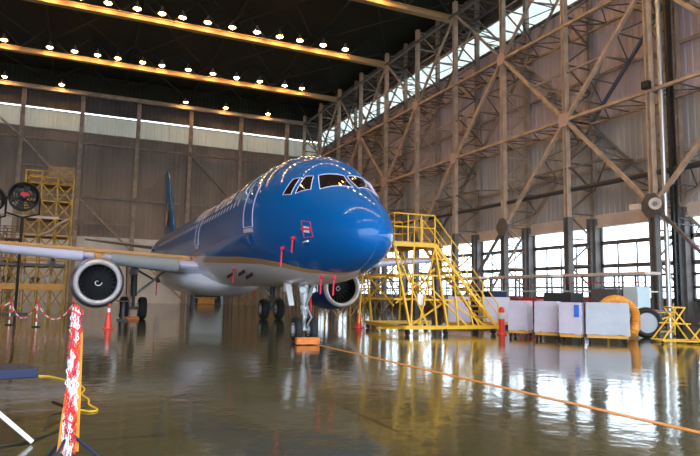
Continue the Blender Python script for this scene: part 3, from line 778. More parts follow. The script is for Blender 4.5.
m.tube([(NX, NY - .1, 1.1), (NX, NY - .9, 1.95)], .05, 8); m.build('drag_brace', M['gearsteel'], ng, smooth=True)
for dx in (-.17, .17):
    m = MB(); m.lathe((NX + dx, NY - .18, 1.62), (0, -1, 0), [(0, .05), (.05, .1), (.08, .1), (.085, .03)], 14, (True, True)); m.build('taxi_light', M['hub'], ng, smooth=True)
m = MB(); m.bar((NX + .12, NY - .16, 1.55), (NX + .14, NY - .2, .95), .09, .03); m.build('red_flag', M['redcover'], ng)
for dx, nm in ((-.5, 'nose_gear_door'), (.5, 'nose_gear_door')):
    m = MB(); m.bar((NX + dx, NY + .2, 1.72), (NX + dx, NY + .6, 1.72), .03, .32); m.build(nm, M['white'], A, bevel=.01)
m = MB(); m.add([(NX - .62, NY + .1, 1.8), (NX - .42, NY + .1, 1.8), (NX - .28, NY + .18, 1.12), (NX - .44, NY + .18, 1.12), (NX - .62, NY + .14, 1.8), (NX - .42, NY + .14, 1.8), (NX - .28, NY + .22, 1.12), (NX - .44, NY + .22, 1.12)],
    [(0, 1, 2, 3), (7, 6, 5, 4), (0, 4, 5, 1), (1, 5, 6, 2), (2, 6, 7, 3), (3, 7, 4, 0)]); m.build('nose_leg_door', M['white'], A)
for sg in (1, -1):
    gx, gy = CX - sg*3.795, NY + 16.1
    m = MB(); m.tube([(gx, gy, .58), (gx, gy, 1.3)], .085, 12); m.tube([(gx, gy, 1.2), (gx - sg*.05, gy - .1, 3.0)], .16, 14); m.tube([(gx - .55, gy, .58), (gx + .55, gy, .58)], .08, 10)
    mg = m.build('main_landing_gear', M['geardark'], A, smooth=True)
    for dx in (-.46, .46): wheel(gx + dx, gy, .585, .42, mg, dx)
    m = MB(); m.tube([(gx, gy, 1.25), (gx + sg*1.0, gy - .1, 2.1), (gx + sg*1.7, gy - .15, 2.75)], .07, 8); m.build('side_stay', M['gearsteel'], mg, smooth=True)
    m = MB(); m.tube([(gx + sg*.95, gy - .1, 2.1), (gx + sg*.1, gy, 2.6)], .05, 8); m.build('lock_stay', M['geardark'], mg, smooth=True)
    m = MB(); m.tube([(gx, gy + .12, 1.2), (gx, gy + .45, .95), (gx, gy + .12, .65)], .04, 6); m.build('torque_link', M['geardark'], mg)
    m = MB(); m.bar((gx - sg*.35, gy, 1.3), (gx - sg*.42, gy, 2.9), .04, 1.0, (0, 1, 0)); m.build('leg_door', M['winggrey'], A)
    m = MB(); m.bar((gx + sg*1.1, gy - .3, 2.2), (gx + sg*1.1, gy - .3, 1.25), .05, .012, (0, 1, 0)); m.build('red_flag', M['redcover'], mg)

# chocks
m = MB(); m.box((6.3, NY - 1.1, .12), (.72, .18, .2)); 
for q in (-.3, 0, .3): m.box((6.3 + q, NY - 1.195, .12), (.03, .02, .18))
tag(m.build('wheel_chock', M['chock'], bevel=.02), 'orange chock block in front of the nose wheels', 'chock')
m = MB(); m.box((CX - 3.795 - .2, NY + 15.3, .08), (.9, .16, .16)); tag(m.build('wheel_chock', M['chock'], bevel=.02), 'low red brown chock in front of the left hand main wheels', 'chock')

# ------------------------------------------------------------------ yellow maintenance stairs
S = empty('maintenance_stairs', (12.5, 21.6, 0), 'tall yellow rolling maintenance stairs standing right of the aircraft nose', 'stairs')
X0, X1, YA, YB_, ZP = 11.2, 13.05, 20.9, 23.6, 3.62
m = MB(); m.box(((X0+X1)/2, (YA+YB_)/2, ZP - .04), (X1-X0, YB_-YA, .08)); m.build('deck', M['ochre'], S)
m = MB()
for y in (YA, YB_): m.bar((X0, y, ZP-.12), (X1, y, ZP-.12), .07, .16)
for x in (X0, X1): m.bar((x, YA, ZP-.12), (x, YB_, ZP-.12), .07, .16)
m.build('deck_frame', M['yellow'], S)
def rail(pts, posts, name='guard_rail', r=.028, h=1.1):
    m = MB()
    for p, q in zip(pts, pts[1:]):
        for f in (1.0, .52): m.tube([Vector(p) + Vector((0, 0, h*f)), Vector(q) + Vector((0, 0, h*f))], r, 6)
        L = (Vector(q) - Vector(p)).length; n = max(1, round(L/posts))
        for i in range(n + 1):
            a = Vector(p).lerp(Vector(q), i/n); m.tube([a, a + Vector((0, 0, h))], r, 6)
    m.build(name, M['yellow'], S, smooth=True)
rail([(X0, YA, ZP), (X1, YA, ZP)], .55); rail([(X0, YB_, ZP), (X1, YB_, ZP)], .7); rail([(X0, YA, ZP), (X0, YA + .9, ZP)], .45); rail([(X0, YB_-.9, ZP), (X0, YB_, ZP)], .45); rail([(X1, YB_, ZP), (X1, YA + 1.1, ZP)], .6)
# legs: splayed A-frames
BX0, BX1, BY0, BY1 = 10.9, 15.9, 20.5, 24.8
for (xt, yt, xb, yb_) in ((X0, YA, 11.7, BY0), (X0, YB_, 12.2, BY1), (X1, YA, 13.4, BY0), (X1, YB_, 13.6, BY1)):
    m = MB(); m.bar((xt, yt, ZP-.15), (xb, yb_, .3), .08, .08); m.build('leg', M['yellow'], S)
for (a, b) in (((X0, YA, ZP-.15), (12.5, BY0, .3)), ((X0+.9, YA, ZP-.15), (11.75, BY0, .3)), ((X0, YB_, ZP-.2), (11.0, BY1-1.2, .3)), ((X1, YA, ZP-.2), (12.1, BY0, .3)), ((X1, YA, ZP-.2), (14.9, BY0, .35)),
               ((X0, YA, 2.6), (X1+.3, YA, 1.2)), ((X0+.1, YA, 1.2), (X1, YA, 2.6)), ((11.7, BY0, .35), (13.6, YA-.08, 1.35)), ((13.6, YA-.08, 1.35), (15.2, BY0, .35)), ((12.3, YA-.08, 2.3), (14.3, BY0, .35)), ((12.9, YA-.08, 2.3), (12.9, BY0, .35)), ((13.9, YA-.08, 2.3), (13.9, BY0, .35)), ((14.6, YA-.08, 1.35), (14.6, BY0, .35)), ((X1, YB_, ZP-.2), (14.9, BY1-.2, .35)),
               ((X0, YA, 2.5), (X0, YB_, 1.1)), ((X0, YB_, 2.5), (X0, YA, 1.1)), ((X1, YA, 2.5), (X1, YB_, 1.1)), ((X1, YB_, 2.5), (X1, YA, 1.1))):
    m = MB(); m.bar(a, b, .055, .055); m.build('brace', M['yellow'], S)
m = MB()
for z, e_ in ((1.35, 0), (2.3, 0)):
    x2 = X1 + (ZP - z) * .62
    m.bar((X0, YA-.1, z), (x2, YA-.1, z), .06, .07); m.bar((X0, YB_+.2, z), (x2, YB_+.2, z), .06, .07); m.bar((X0, YA-.1, z), (X0, YB_+.2, z), .06, .07)
m.build('tie_rail', M['yellow'], S)
m = MB()
m.bar((11.5, BY0, .28), (BX1-.2, BY0, .28), .1, .14); m.bar((11.9, BY1, .28), (BX1-.6, BY1, .28), .1, .14); m.bar((11.5, BY0, .28), (11.9, BY1, .28), .1, .14); m.bar((BX1-.3, BY0, .28), (BX1-.6, BY1-1.5, .28), .1, .14)
m.bar((11.5, BY0, .28), (10.9, BY0+1.2, .2), .07, .09); m.build('base_frame', M['yellow'], S)
# flight
SX0, SX1 = X1, 16.15
for y in (YA - .02, YA + .95):
    m = MB(); m.bar((SX0, y, ZP - .05), (SX1, y, .18), .05, .12); m.build('stringer', M['yellow'], S)
    m = MB(); m.tube([(SX0, y, ZP + 1.05), (SX1, y, 1.2), (SX1 + .1, y, .3)], .028, 6); m.tube([(SX0, y, ZP + .55), (SX1, y, .75)], .022, 6)
    for i in range(5):
        t = i / 4; x = SX0 + (SX1-SX0)*t; z = ZP + (.18-ZP)*t; m.tube([(x, y, z), (x, y, z + 1.05)], .025, 6)
    m.build('hand_rail', M['yellow'], S, smooth=True)
for i in range(1, 15):
    t = i / 15; m = MB(); m.box((SX0 + (SX1-SX0)*t, YA + .465, ZP + (.2-ZP)*t), (.30, 1.0, .06)); m.build('step', M['yellow'], S)
for (x, y) in ((11.6, BY0), (13.3, BY0), (15.6, BY0), (12.0, BY1), (15.0, BY1)):
    m = MB(); m.lathe((x-.05, y, .12), (1, 0, 0), [(0, .12), (.1, .12)], 14, (True, True)); m.bar((x, y, .12), (x, y, .3), .05, .05); m.build('caster', M['tire'], S)
m = MB(); m.box((12.35, YA-.15, 1.35), (.35, .03, .45)); m.build('notice_board', M['white'], S)

# ------------------------------------------------------------------ covered carts
def cart(x, y, w, d, h, rz, label, mt='tarp', tagside=False, group='covered carts in a row'):
    e = empty('covered_cart', (0, 0, 0), label, 'cart', group)
    # cover: a slightly bulged and wrinkled box open at the bottom
    m = MB(); nx, nz = 10, 9; rnd = random.Random(int(x*100))
    z0 = .28
    per = []
    for i in range(nx): per.append((-w/2 + w*i/nx, -d/2))
    for i in range(nx): per.append((w/2, -d/2 + d*i/nx))
    for i in range(nx): per.append((w/2 - w*i/nx, d/2))
    for i in range(nx): per.append((-w/2, d/2 - d*i/nx))
    n = len(per)
    for k in range(nz + 1):
        t = k / nz; z = z0 + (h - z0) * t
        for i, (a, b) in enumerate(per):
            f = 1 + .03*(1-t) + rnd.uniform(-.012, .012) - (.03 if k == nz else 0)
            m.v.append((a*f, b*f, z + (rnd.uniform(-.03, .03) if k == 0 else 0)))
    for k in range(nz):
        for i in range(n): m.f.append((k*n+i, k*n+(i+1) % n, (k+1)*n+(i+1) % n, (k+1)*n+i)); m.m.append(0)
    m.f.append(tuple(nz*n + i for i in range(n))); m.m.append(0)
    m.build('tarpaulin', M[mt], e, smooth=True)
    m = MB(); m.box((0, 0, .22), (w*.96, d*.96, .1))
    m.build('cart_bed', M['orange_ochre'], e)
    for sx in (-1, 1):
        for sy in (-1, 1):
            m = MB(); m.lathe((sx*w*.42 - .025, sy*d*.42, .085), (1, 0, 0), [(0, .085), (.05, .085)], 12, (True, True)); m.box((sx*w*.42, sy*d*.42, .14), (.04, .04, .1)); m.build('caster', M['tire'], e)
    if tagside:
        m = MB(); m.box((w*.32, -d/2*1.03 - .012, h - .28), (.16, .012, .42)); m.build('blue_label', M['bluetag'], e)
    e.location = (x, y, 0); e.rotation_euler.z = rz
    return e
cart(15.55, 18.75, .72, .72, 1.38, -.98, 'lilac covered cart at the left end of the row, beside the red and white post')
cart(15.75, 17.49, .8, .6, 1.38, -.98, 'lilac tarpaulin covered cart second from the left in the row')
cart(15.85, 16.43, .72, .5, 1.36, -.98, 'lilac tarpaulin covered cart with a blue label on its top corner', tagside=True)
cart(16.85, 15.8, 1.36, .7, 1.38, -.76, 'wide grey covered cart at the right end of the row, by the orange duct', mt='tarp_grey')
cart(17.3, 25.6, 1.1, 1.1, 1.5, -.4, 'lilac covered crate seen through the left part of the stairs', group='crates behind the stairs')
cart(19.0, 24.9, 1.3, 1.1, 1.5, -.4, 'lilac covered crate seen through the right part of the stairs', group='crates behind the stairs')

# orange duct
cp = [(17.9, 17.0, 1.25), (18.2, 16.95, 1.45), (18.6, 16.85, 1.5), (19.0, 16.75, 1.3), (19.2, 16.65, 1.0), (19.15, 16.6, .65), (18.95, 16.5, .36), (19.1, 16.8, .2), (19.6, 17.1, .2)]
def smooth_path(cp, n=8):
    P = [Vector(p) for p in cp]; out = []
    for i in range(len(P) - 1):
        p0 = P[max(i-1, 0)]; p1 = P[i]; p2 = P[i+1]; p3 = P[min(i+2, len(P)-1)]
        for k in range(n):
            t = k/n; out.append(.5*((2*p1) + (p2-p0)*t + (2*p0-5*p1+4*p2-p3)*t*t + (3*p1-p0-3*p2+p3)*t**3))
    out.append(P[-1]); return out
pp = smooth_path(cp, 10)
m = MB(); m.tube(pp, [.17 if i % 2 else .145 for i in range(len(pp))], 14)
tag(m.build('air_duct', M['duct'], smooth=True), 'ribbed orange flexible air duct looped behind the grey covered cart', 'duct')
# upright tyre
e = empty('spare_tire', (20.65, 17.4, 0), 'large black tyre standing upright beside the orange duct', 'tire')
ax = Vector((-.55, -1, 0)).normalized(); m = MB(); m.lathe((20.65, 17.4, .6), ax, [(-.16, .4), (-.2, .5), (-.12, .58), (0, .61), (.12, .58), (.2, .5), (.16, .4), (-.16, .4)], 36); m.build('tread', M['tire'], e, smooth=True)
m = MB(); m.lathe((20.65, 17.4, .6), ax, [(-.1, .4), (-.06, .36), (.06, .36), (.1, .4)], 30, (True, True)); m.build('hub', M['tarp_grey'], e, smooth=True)
# yellow trestles
def trestle(x, y, w, d, h, label, rz=0):
    e = empty('yellow_trestle', (0, 0, 0), label, 'trestle')
    for sy in (-1, 1):
        m = MB(); yy = sy*d/2
        m.tube([(-w/2, yy, .09), (w/2, yy, .09)], .03, 6); m.tube([(-w*.18, yy*.7, h), (w*.18, yy*.7, h)], .03, 6)
        m.tube([(-w/2, yy, .09), (w*.18, yy*.7, h)], .03, 6); m.tube([(w/2, yy, .09), (-w*.18, yy*.7, h)], .03, 6); m.tube([(-w*.3, yy*.85, h*.55), (w*.3, yy*.85, h*.55)], .025, 6)
        m.build('side_frame', M['yellow'], e, smooth=True)
    for sx in (-1, 1):
        m = MB(); m.tube([(sx*w/2, -d/2, .09), (sx*w/2, d/2, .09)], .03, 6); m.tube([(sx*w*.18, -d*.35, h), (sx*w*.18, d*.35, h)], .03, 6); m.build('cross_bar', M['yellow'], e, smooth=True)
    for sx in (-1, 1):
        for sy in (-1, 1):
            m = MB(); m.sphere((sx*w/2, sy*d/2, .05), .05, 8); m.build('foot', M['tire'], e)
    e.location = (x, y, 0); e.rotation_euler.z = rz; return e
trestle(19.45, 15.2, 1.25, .9, 1.25, 'yellow tubular trestle stand beside the tyre, left one of two', -.5)
trestle(20.75, 14.6, 1.25, .9, 1.25, 'yellow tubular trestle stand cut by the right edge of the photo', -.5)
e = empty('yellow_trolley', (21.6, 18.2, 0), 'low yellow trolley frame behind the upright tyre', 'trolley')
m = MB()
for x in (20.2, 23.0):
    for y in (18.0, 18.9): m.bar((x, y, .05), (x, y, 1.0), .07, .07)
m.bar((20.2, 18.0, 1.0), (23.0, 18.0, 1.0), .07, .07); m.bar((20.2, 18.9, 1.0), (23.0, 18.9, 1.0), .07, .07); m.bar((20.2, 18.0, .2), (23.0, 18.0, .9), .06, .06); m.bar((20.2, 18.0, .2), (23, 18.0, .2), .07, .07)
m.build('frame', M['ochre'], e)
m = MB(); m.box((21.6, 18.45, 1.03), (2.9, 1.0, .05)); m.build('shelf', M['greysteel'], e)

# storage rack and cabinets by the side windows
def rack(y0, y1, x, label):
    e = empty('storage_rack', (x, (y0+y1)/2, 0), label, 'rack', 'racks under the side windows')
    for i in range(5):
        yy = y0 + (y1-y0)*i/4
        for dx in (0, .9):
            m = MB(); m.bar((x+dx, yy, 0), (x+dx, yy, 2.85), .08, .08); m.build('post', M['greysteel'], e)
    m = MB(); m.box((x+.45, (y0+y1)/2, 2.8), (1.1, y1-y0+.1, .14)); m.build('top_beam', M['lintel'], e)
    m = MB(); m.box((x+.45, (y0+y1)/2, 1.9), (1.0, y1-y0, .07)); m.build('shelf', M['cabblue'], e)
    m = MB(); m.box((x+.05, (y0+y1)/2, 2.35), (.06, y1-y0, .05)); m.box((x+.05, (y0+y1)/2, 1.45), (.06, y1-y0, .08)); m.build('shelf_rail', M['redcover'], e)
    m = MB(); m.box((x+.45, (y0+y1)/2, 1.0), (1.0, y1-y0, .07)); m.build('shelf', M['redcover'], e)
rack(21.2, 26.6, 25.2, 'long shelving rack with cream top beam between the two right columns')
rack(27.6, 33.3, 25.2, 'long shelving rack with cream top beam behind the covered carts')
rack(34.6, 40.0, 25.2, 'long shelving rack behind the yellow stairs')
def cabinet(x, y, w, d, h, mt, label, doors=2, rz=0, name='tool_cabinet'):
    e = empty(name, (0, 0, 0), label, 'cabinet')
    m = MB(); m.box((0, 0, h/2 + .04), (d, w, h)); m.box((0, 0, .03), (d*.9, w*.9, .06)); m.build('body', M[mt], e, bevel=.015)
    for i in range(doors):
        yy = -w/2 + w*(i+.5)/doors
        m = MB(); m.box((-d/2 - .012, yy, h/2 + .04), (.02, w/doors - .04, h - .1)); dd = m.build('door', M[mt], e)
        m = MB(); m.bar((-d/2 - .04, yy + w/doors*.35, h*.5), (-d/2 - .04, yy + w/doors*.35, h*.62), .02, .02); m.build('handle', M['galv'], dd)
    e.location = (x, y, 0); e.rotation_euler.z = rz; return e
cabinet(23.2, 24.6, 2.0, .8, 1.75, 'cabinet', 'black cabinet behind the wide grey covered cart')
cabinet(23.4, 21.7, 1.6, .8, 1.95, 'cabgrey', 'dark grey cabinet left of the pale blue cabinet', 2)
cabinet(23.6, 20.35, .8, .8, 2.05, 'cabblue', 'pale blue cabinet against the right column', 1)
cabinet(22.5, 29.9, 2.4, .9, 1.6, 'cabgrey', 'low dark cabinet behind the lilac covered carts', 3)
cabinet(20.6, 27.4, 1.7, 1.0, 1.75, 'navy', 'dark navy cabinet behind the foot of the stairs', 2)
for i, (x, y, mt, lab) in enumerate([(25.6, 30.2, 'redcover', 'red bin on the rack shelf behind the carts'), (25.6, 24.2, 'white', 'white bin on the rack shelf right of the middle column'), (25.6, 31.6, 'cabgrey', 'grey bin on the rack shelf beside the red bin'), (25.6, 35.6, 'redcover', 'red bin on the shelf behind the stairs'), (25.6, 22.6, 'cabgrey', 'grey bin on the rack shelf near the right column'), (25.6, 28.6, 'white', 'white bin on the rack shelf by the middle column')]):
    m = MB(); w = .36; z = 1.035
    a = [(x-w*.8, y-w, z), (x+w*.8, y-w, z), (x+w*.8, y+w, z), (x-w*.8, y+w, z)]; b = [(x-w, y-w*1.15, z+.42), (x+w, y-w*1.15, z+.42), (x+w, y+w*1.15, z+.42), (x-w, y+w*1.15, z+.42)]; c2 = [(x-w*.9, y-w*1.05, z+.42), (x+w*.9, y-w*1.05, z+.42), (x+w*.9, y+w*1.05, z+.42), (x-w*.9, y+w*1.05, z+.42)]; d2 = [(px_, py_, z+.05) for px_, py_, _ in a]
    m.add(a + b + c2 + d2, [(3, 2, 1, 0)] + [(i_, (i_+1) % 4, 4+(i_+1) % 4, 4+i_) for i_ in range(4)] + [(4+i_, 4+(i_+1) % 4, 8+(i_+1) % 4, 8+i_) for i_ in range(4)] + [(8+i_, 8+(i_+1) % 4, 12+(i_+1) % 4, 12+i_) for i_ in range(4)] + [(12, 13, 14, 15)])
    tag(m.build('storage_bin', M[mt], fix=False), lab, 'bin')

# cones
def cone(x, y, h, label):
    e = empty('traffic_cone', (x, y, 0), label, 'traffic cone')
    m = MB(); m.box((x, y, .02), (h*.42, h*.42, .04)); m.build('base', M['cone'], e, bevel=.01)
    m = MB(); m.lathe((x, y, .04), (0, 0, 1), [(0, h*.14), (h*.6, h*.075), (h*.96, h*.03), (h*.97, .01)], 20, (True, True)); m.build('body', M['cone'], e, smooth=True)
    m = MB(); m.lathe((x, y, .04), (0, 0, 1), [(h*.62, h*.078), (h*.78, h*.06)], 20); m.build('collar', M['white'], e, smooth=True)
cone(1.2, 25.6, .98, 'tall red traffic cone with white collar under the left engine')
cone(11.75, 25.2, 1.02, 'red traffic cone with white collar between the nose gear and the yellow stairs')
e = empty('warning_post', (15.72, 20.1, 0), 'stubby red post with white band at the foot of the stairs', 'warning post')
m = MB(); m.lathe((15.72, 20.1, 0), (0, 0, 1), [(0, .2), (.06, .2), (.07, .13), (1.0, .12), (1.1, .07)], 18, (True, True)); m.build('body', M['cone'], e, smooth=True)
m = MB(); m.lathe((15.72, 20.1, 0), (0, 0, 1), [(.62, .135), (.88, .132)], 18); m.build('band', M['white'], e, smooth=True)

# ------------------------------------------------------------------ chain barrier
def chain_post(x, y, label, group='posts of the red and white barrier'):
    e = empty('barrier_post', (x, y, 0), label, 'barrier post', group)
    m = MB(); m.lathe((x, y, 0), (0, 0, 1), [(0, .16), (.03, .16), (.05, .05)], 16, (True, True)); m.build('base', M['tire'], e, smooth=True)
    m = MB(); 
    for i in range(6): m.cur = i % 2; m.tube([(x, y, .05 + i*.15), (x, y, .2 + i*.15)], .028, 8, cap=(i == 5))
    m.build('pole', [M['white'], M['red']], e); m = MB(); m.sphere((x, y, .98), .05, 8); m.build('cap', M['red'], e, smooth=True)
posts = [(-5.0, 29.6), (-2.44, 28.73), (-1.37, 27.17), (-.08, 26.6)]
labs = ['red and white barrier post just outside the left edge', 'red and white barrier post nearest the left edge', 'red and white barrier post in front of the scaffold dock', 'barrier post hidden behind the tall orange foreground post']
for p, l in zip(posts, labs): chain_post(*p, l)
for i, (a, b) in enumerate(zip(posts, posts[1:])):
    m = MB(); n = 24; pts = []
    for k in range(n + 1):
        t = k/n; sag = (.62 if i else .45)*4*t*(1-t); pts.append((a[0]+(b[0]-a[0])*t, a[1]+(b[1]-a[1])*t, .93 - sag))
    for k in range(n): m.cur = (k//2) % 2; m.tube([pts[k], pts[k+1]], .026, 6)
    tag(m.build('barrier_chain', [M['red'], M['white']]), ['sagging red and white chain leaving the left edge of the photo', 'sagging red and white chain between the two visible posts', 'deep sagging red and white chain running to the foreground post'][i], 'chain')

# foreground post with bundled chains
FX, FY = .015, 5.8
e = empty('chain_stand', (FX, FY, 0), 'tall orange post in the foreground wrapped with bundled red and white chains', 'barrier post')
m = MB(); m.add([(FX-.085, FY+.05, .12), (FX+.085, FY+.05, .12), (FX+.075, FY+.05, .62), (FX+.06, FY+.05, 1.12), (FX+.0, FY+.05, 1.3), (FX-.03, FY+.05, 1.3), (FX-.03, FY+.05, .8), (FX-.07, FY+.05, .4)] + [(FX-.085, FY+.075, .12), (FX+.085, FY+.075, .12), (FX+.075, FY+.075, .62), (FX+.06, FY+.075, 1.12), (FX+.0, FY+.075, 1.3), (FX-.03, FY+.075, 1.3), (FX-.03, FY+.075, .8), (FX-.07, FY+.075, .4)],
    [tuple(range(8)), tuple(range(15, 7, -1))] + [(q, (q+1) % 8, 8 + (q+1) % 8, 8 + q) for q in range(8)]); m.build('post_board', M['orangepost'], e, bevel=.004)
m = MB(); m.tube([(FX - .01, FY, .08), (FX - .01, FY, 1.33)], .022, 10); m.build('pole', M['white'], e, smooth=True)
def link_chain(x, y, z0, z1, dx, cols, name, sz=.05):
    m = MB(); n = int(abs(z1-z0)/(sz*.72))
    for i in range(n):
        t = i/n; z = z0 + (z1-z0)*t; cx = x + dx*t + .006*sin(i*1.7); m.cur = (i//cols[2]) % 2
        pts = []
        for k in range(8):
            a = 2*pi*k/8; u = sz*.28*cos(a); v = sz*.5*sin(a)
            pts.append((cx + (u if i % 2 else u*.25), y + (0 if i % 2 else u), z + v))
        m.tube(pts, sz*.13, 5, closed=True)
    m.build(name, [M[cols[0]], M[cols[1]]], e, smooth=True)
for q, (dx, dy, z0, z1, lean, cols) in enumerate([(-.045, -.04, 1.33, .15, -.012, ('white', 'red', 9)), (-.025, -.055, 1.32, .10, -.006, ('red', 'white', 14)), (-.005, -.06, 1.30, .08, .004, ('red', 'white', 5)), (.018, -.055, 1.31, .10, .01, ('white', 'red', 11)),
        (.038, -.04, 1.27, .12, .018, ('redcover', 'white', 16)), (-.015, -.075, 1.33, .75, -.01, ('white', 'red', 7)), (.01, -.078, .9, .2, .0, ('redcover', 'white', 6)), (.0, -.085, .30, .06, .0, ('white', 'white', 3)), (-.02, -.085, .26, .06, .0, ('white', 'red', 4))]):
    link_chain(FX + dx * .72, FY + dy, z0, z1, lean, cols, 'hanging_chain', .034)
m = MB(); m.sphere((FX - .01, FY, 1.34), .03, 10); m.build('cap', M['red'], e, smooth=True)
for z in (1.3, 1.16, .4):
    m = MB(); m.tube([(FX + .05*cos(a), FY - .03 + .065*sin(a), z + .02*sin(a*2)) for a in [i*pi/6 for i in range(12)]], .006, 5, closed=True)
    m.build('tie', M['redcover'], e)
for i, a in enumerate((.3, 2.2, 4.2)):
    m = MB(); m.tube([(FX, FY, .30), (FX + .3*cos(a), FY + .3*sin(a), .02)], .014, 6); m.build('leg', M['navy'], e)
m = MB(); m.tube([(FX, FY, .05), (FX, FY, .34)], .03, 8); m.build('hub', M['navy'], e)

# table at the left edge
e = empty('folding_table', (-1.3, 7.3, 0), 'table with a dark blue top at the left edge of the photo', 'table')
dz_ = -.04
m = MB(); m.add([(-.30, 6.93, .615), (-.46, 7.5, .615), (-2.5, 7.0, .615), (-2.3, 6.45, .615), (-.30, 6.93, .71), (-.46, 7.5, .71), (-2.5, 7.0, .71), (-2.3, 6.45, .71)],
    [(0, 1, 2, 3), (7, 6, 5, 4), (0, 4, 5, 1), (1, 5, 6, 2), (2, 6, 7, 3), (3, 7, 4, 0)]); m.build('table_top', M['navy'], e, bevel=.012)
for (a, b) in (((-.95, 6.88, .62), (-.3, 6.81, .02)), ((-1.7, 7.1, .62), (-1.6, 7.2, .02)), ((-1.9, 6.65, .62), (-2.5, 6.6, .02)), ((-2.0, 6.95, .62), (-2.7, 7.1, .02))):
    m = MB(); m.tube([a, b], .022, 8); m.build('leg', M['white'], e, smooth=True)
m = MB(); m.tube(smooth_path([(-.5, 11.9, .012), (-.33, 11.8, .012), (-.1, 11.3, .012), (.1, 10.75, .012), (.2, 10.2, .012), (.16, 9.7, .012), (.24, 9.2, .012), (.24, 8.8, .012), (.33, 8.4, .012), (.24, 8.3, .012), (.1, 8.4, .012), (.02, 7.6, .012)], 5), .012, 6)
tag(m.build('rope', M['rope'], smooth=True), 'loose yellow rope lying on the floor behind the foreground post', 'rope')
m = MB(); m.tube(smooth_path([(-1.2, 6.6, .012), (-.6, 6.75, .012), (-.3, 6.95, .012), (-.08, 7.4, .012), (-.0, 7.9, .012), (.0, 8.6, .012), (-.2, 9.2, .012)], 6), .011, 6)
tag(m.build('cable', M['cable'], smooth=True), 'black cable curving on the floor towards the foreground post', 'cable')
m = MB(); m.tube(smooth_path([(-.22, 7.5, .014), (-.2, 7.85, .06), (-.08, 8.1, .05), (.03, 8.2, .014)], 6), .012, 6)
tag(m.build('cable', M['cable'], smooth=True), 'short hooked black cable end beside the foreground post', 'cable')

# ------------------------------------------------------------------ docks and scaffolds in the background
def dock(name, x0, x1, y0, y1, z0, z1, nx, nz, label, mt, planks=True, diag=True, w=.09, group=None, rails=True):
    e = empty(name, ((x0+x1)/2, (y0+y1)/2, 0), label, 'scaffold', group)
    xs = [x0 + (x1-x0)*i/nx for i in range(nx+1)]; zs = [z0 + (z1-z0)*i/nz for i in range(nz+1)]
    for x in xs:
        for y in (y0, y1):
            m = MB(); m.tube([(x, y, z0), (x, y, z1 + (1.0 if rails else 0))], w/2, 6); m.build('upright', M[mt], e)
    for z in zs[1:] + ([z1 + 1.0, z1 + .5] if rails else []):
        m = MB()
        for y in (y0, y1): m.tube([(x0, y, z), (x1, y, z)], w*.4, 6)
        for x in xs: m.tube([(x, y0, z), (x, y1, z)], w*.4, 6)
        m.build('ledger', M[mt], e)
    if diag:
        m = MB()
        for i in range(nx):
            for k in range(nz):
                a, b = (xs[i], xs[i+1]) if (i+k) % 2 else (xs[i+1], xs[i]); m.tube([(a, y0, zs[k]), (b, y0, zs[k+1])], w*.38, 5)
                m.tube([(b, y0, zs[k]), (a, y0, zs[k+1])], w*.38, 5)
        m.build('brace', M[mt], e)
    if planks:
        for z in zs[1:]:
            m = MB(); m.box(((x0+x1)/2, (y0+y1)/2, z), (x1-x0, y1-y0, .09)); m.build('platform', M['brownnet'] if mt != 'brownnet' else M['ochre'], e)
    return e
d1 = dock('tail_dock', -9.5, -.9, 50.5, 53.5, 0, 3.2, 9, 2, 'wide ochre scaffold dock with orange beam standing at the left behind the chain barrier', 'ochre', w=.13)
m = MB(); m.box((-5.2, 50.4, 1.65), (8.7, .12, .45)); m.build('orange_beam', M['orange_ochre'], d1)
m = MB(); m.box((-5.2, 50.4, 3.25), (8.7, .1, .2)); m.build('edge_beam', M['darksteel'], d1)
d2 = dock('tower_scaffold', -4.2, -.75, 54, 56.4, 4.3, 9.9, 3, 4, 'ochre scaffold tower rising behind the black drum fan', 'ochre', w=.15)
for x in (-4.2, -.75):
    for y in (54, 56.4):
        m = MB(); m.tube([(x, y, 0), (x, y, 4.3)], .06, 6); m.build('leg', M['ochre'], d2)
m = MB(); m.box((-1.65, 53.9, 10.9), (1.9, .08, .9)); m.build('dark_panel', M['brownnet'], d2)
m = MB(); m.tube(smooth_path([(-3.1, 53.85, 5.7), (-2.3, 53.85, 6.0), (-1.6, 53.85, 6.7), (-.95, 53.85, 7.1)], 6), .12, 8); m.build('curved_duct', M['tan'], d2, smooth=True)
dock('wing_dock', -9.8, -4.4, 57, 59.5, 0, 5.6, 4, 3, 'brown scaffold dock far left behind the ochre dock', 'brownnet')
for i, (x, h, r, mt) in enumerate([(-7.6, .8, .32, 'white'), (-6.6, .7, .28, 'tan'), (-5.7, .9, .3, 'white'), (-4.8, .75, .3, 'cabgrey'), (-3.9, .95, .36, 'white'), (-2.9, .7, .34, 'cabgrey'), (-2.0, .85, .3, 'white'), (-1.3, .6, .24, 'tan')]):
    m = MB(); m.lathe((x, 51.3, 1.645), (0, 0, 1), [(0, r*.9), (.05, r), (h*.5, r*1.02), (h*.9, r), (h, r*.6), (h + .05, r*.2)], 16, (True, True))
    tag(m.build('canister', M[mt], smooth=True), ['leftmost white canister on the dock shelf', 'tan canister right of the leftmost white one on the dock', 'white canister between the tan and the dark grey one on the dock', 'dark grey canister near the middle of the dock shelf', 'biggest white canister on the dock shelf', 'low dark grey canister right of the biggest white one', 'rightmost white canister on the dock shelf', 'small tan canister at the right end of the dock shelf'][i], 'canister', 'canisters on the dock')
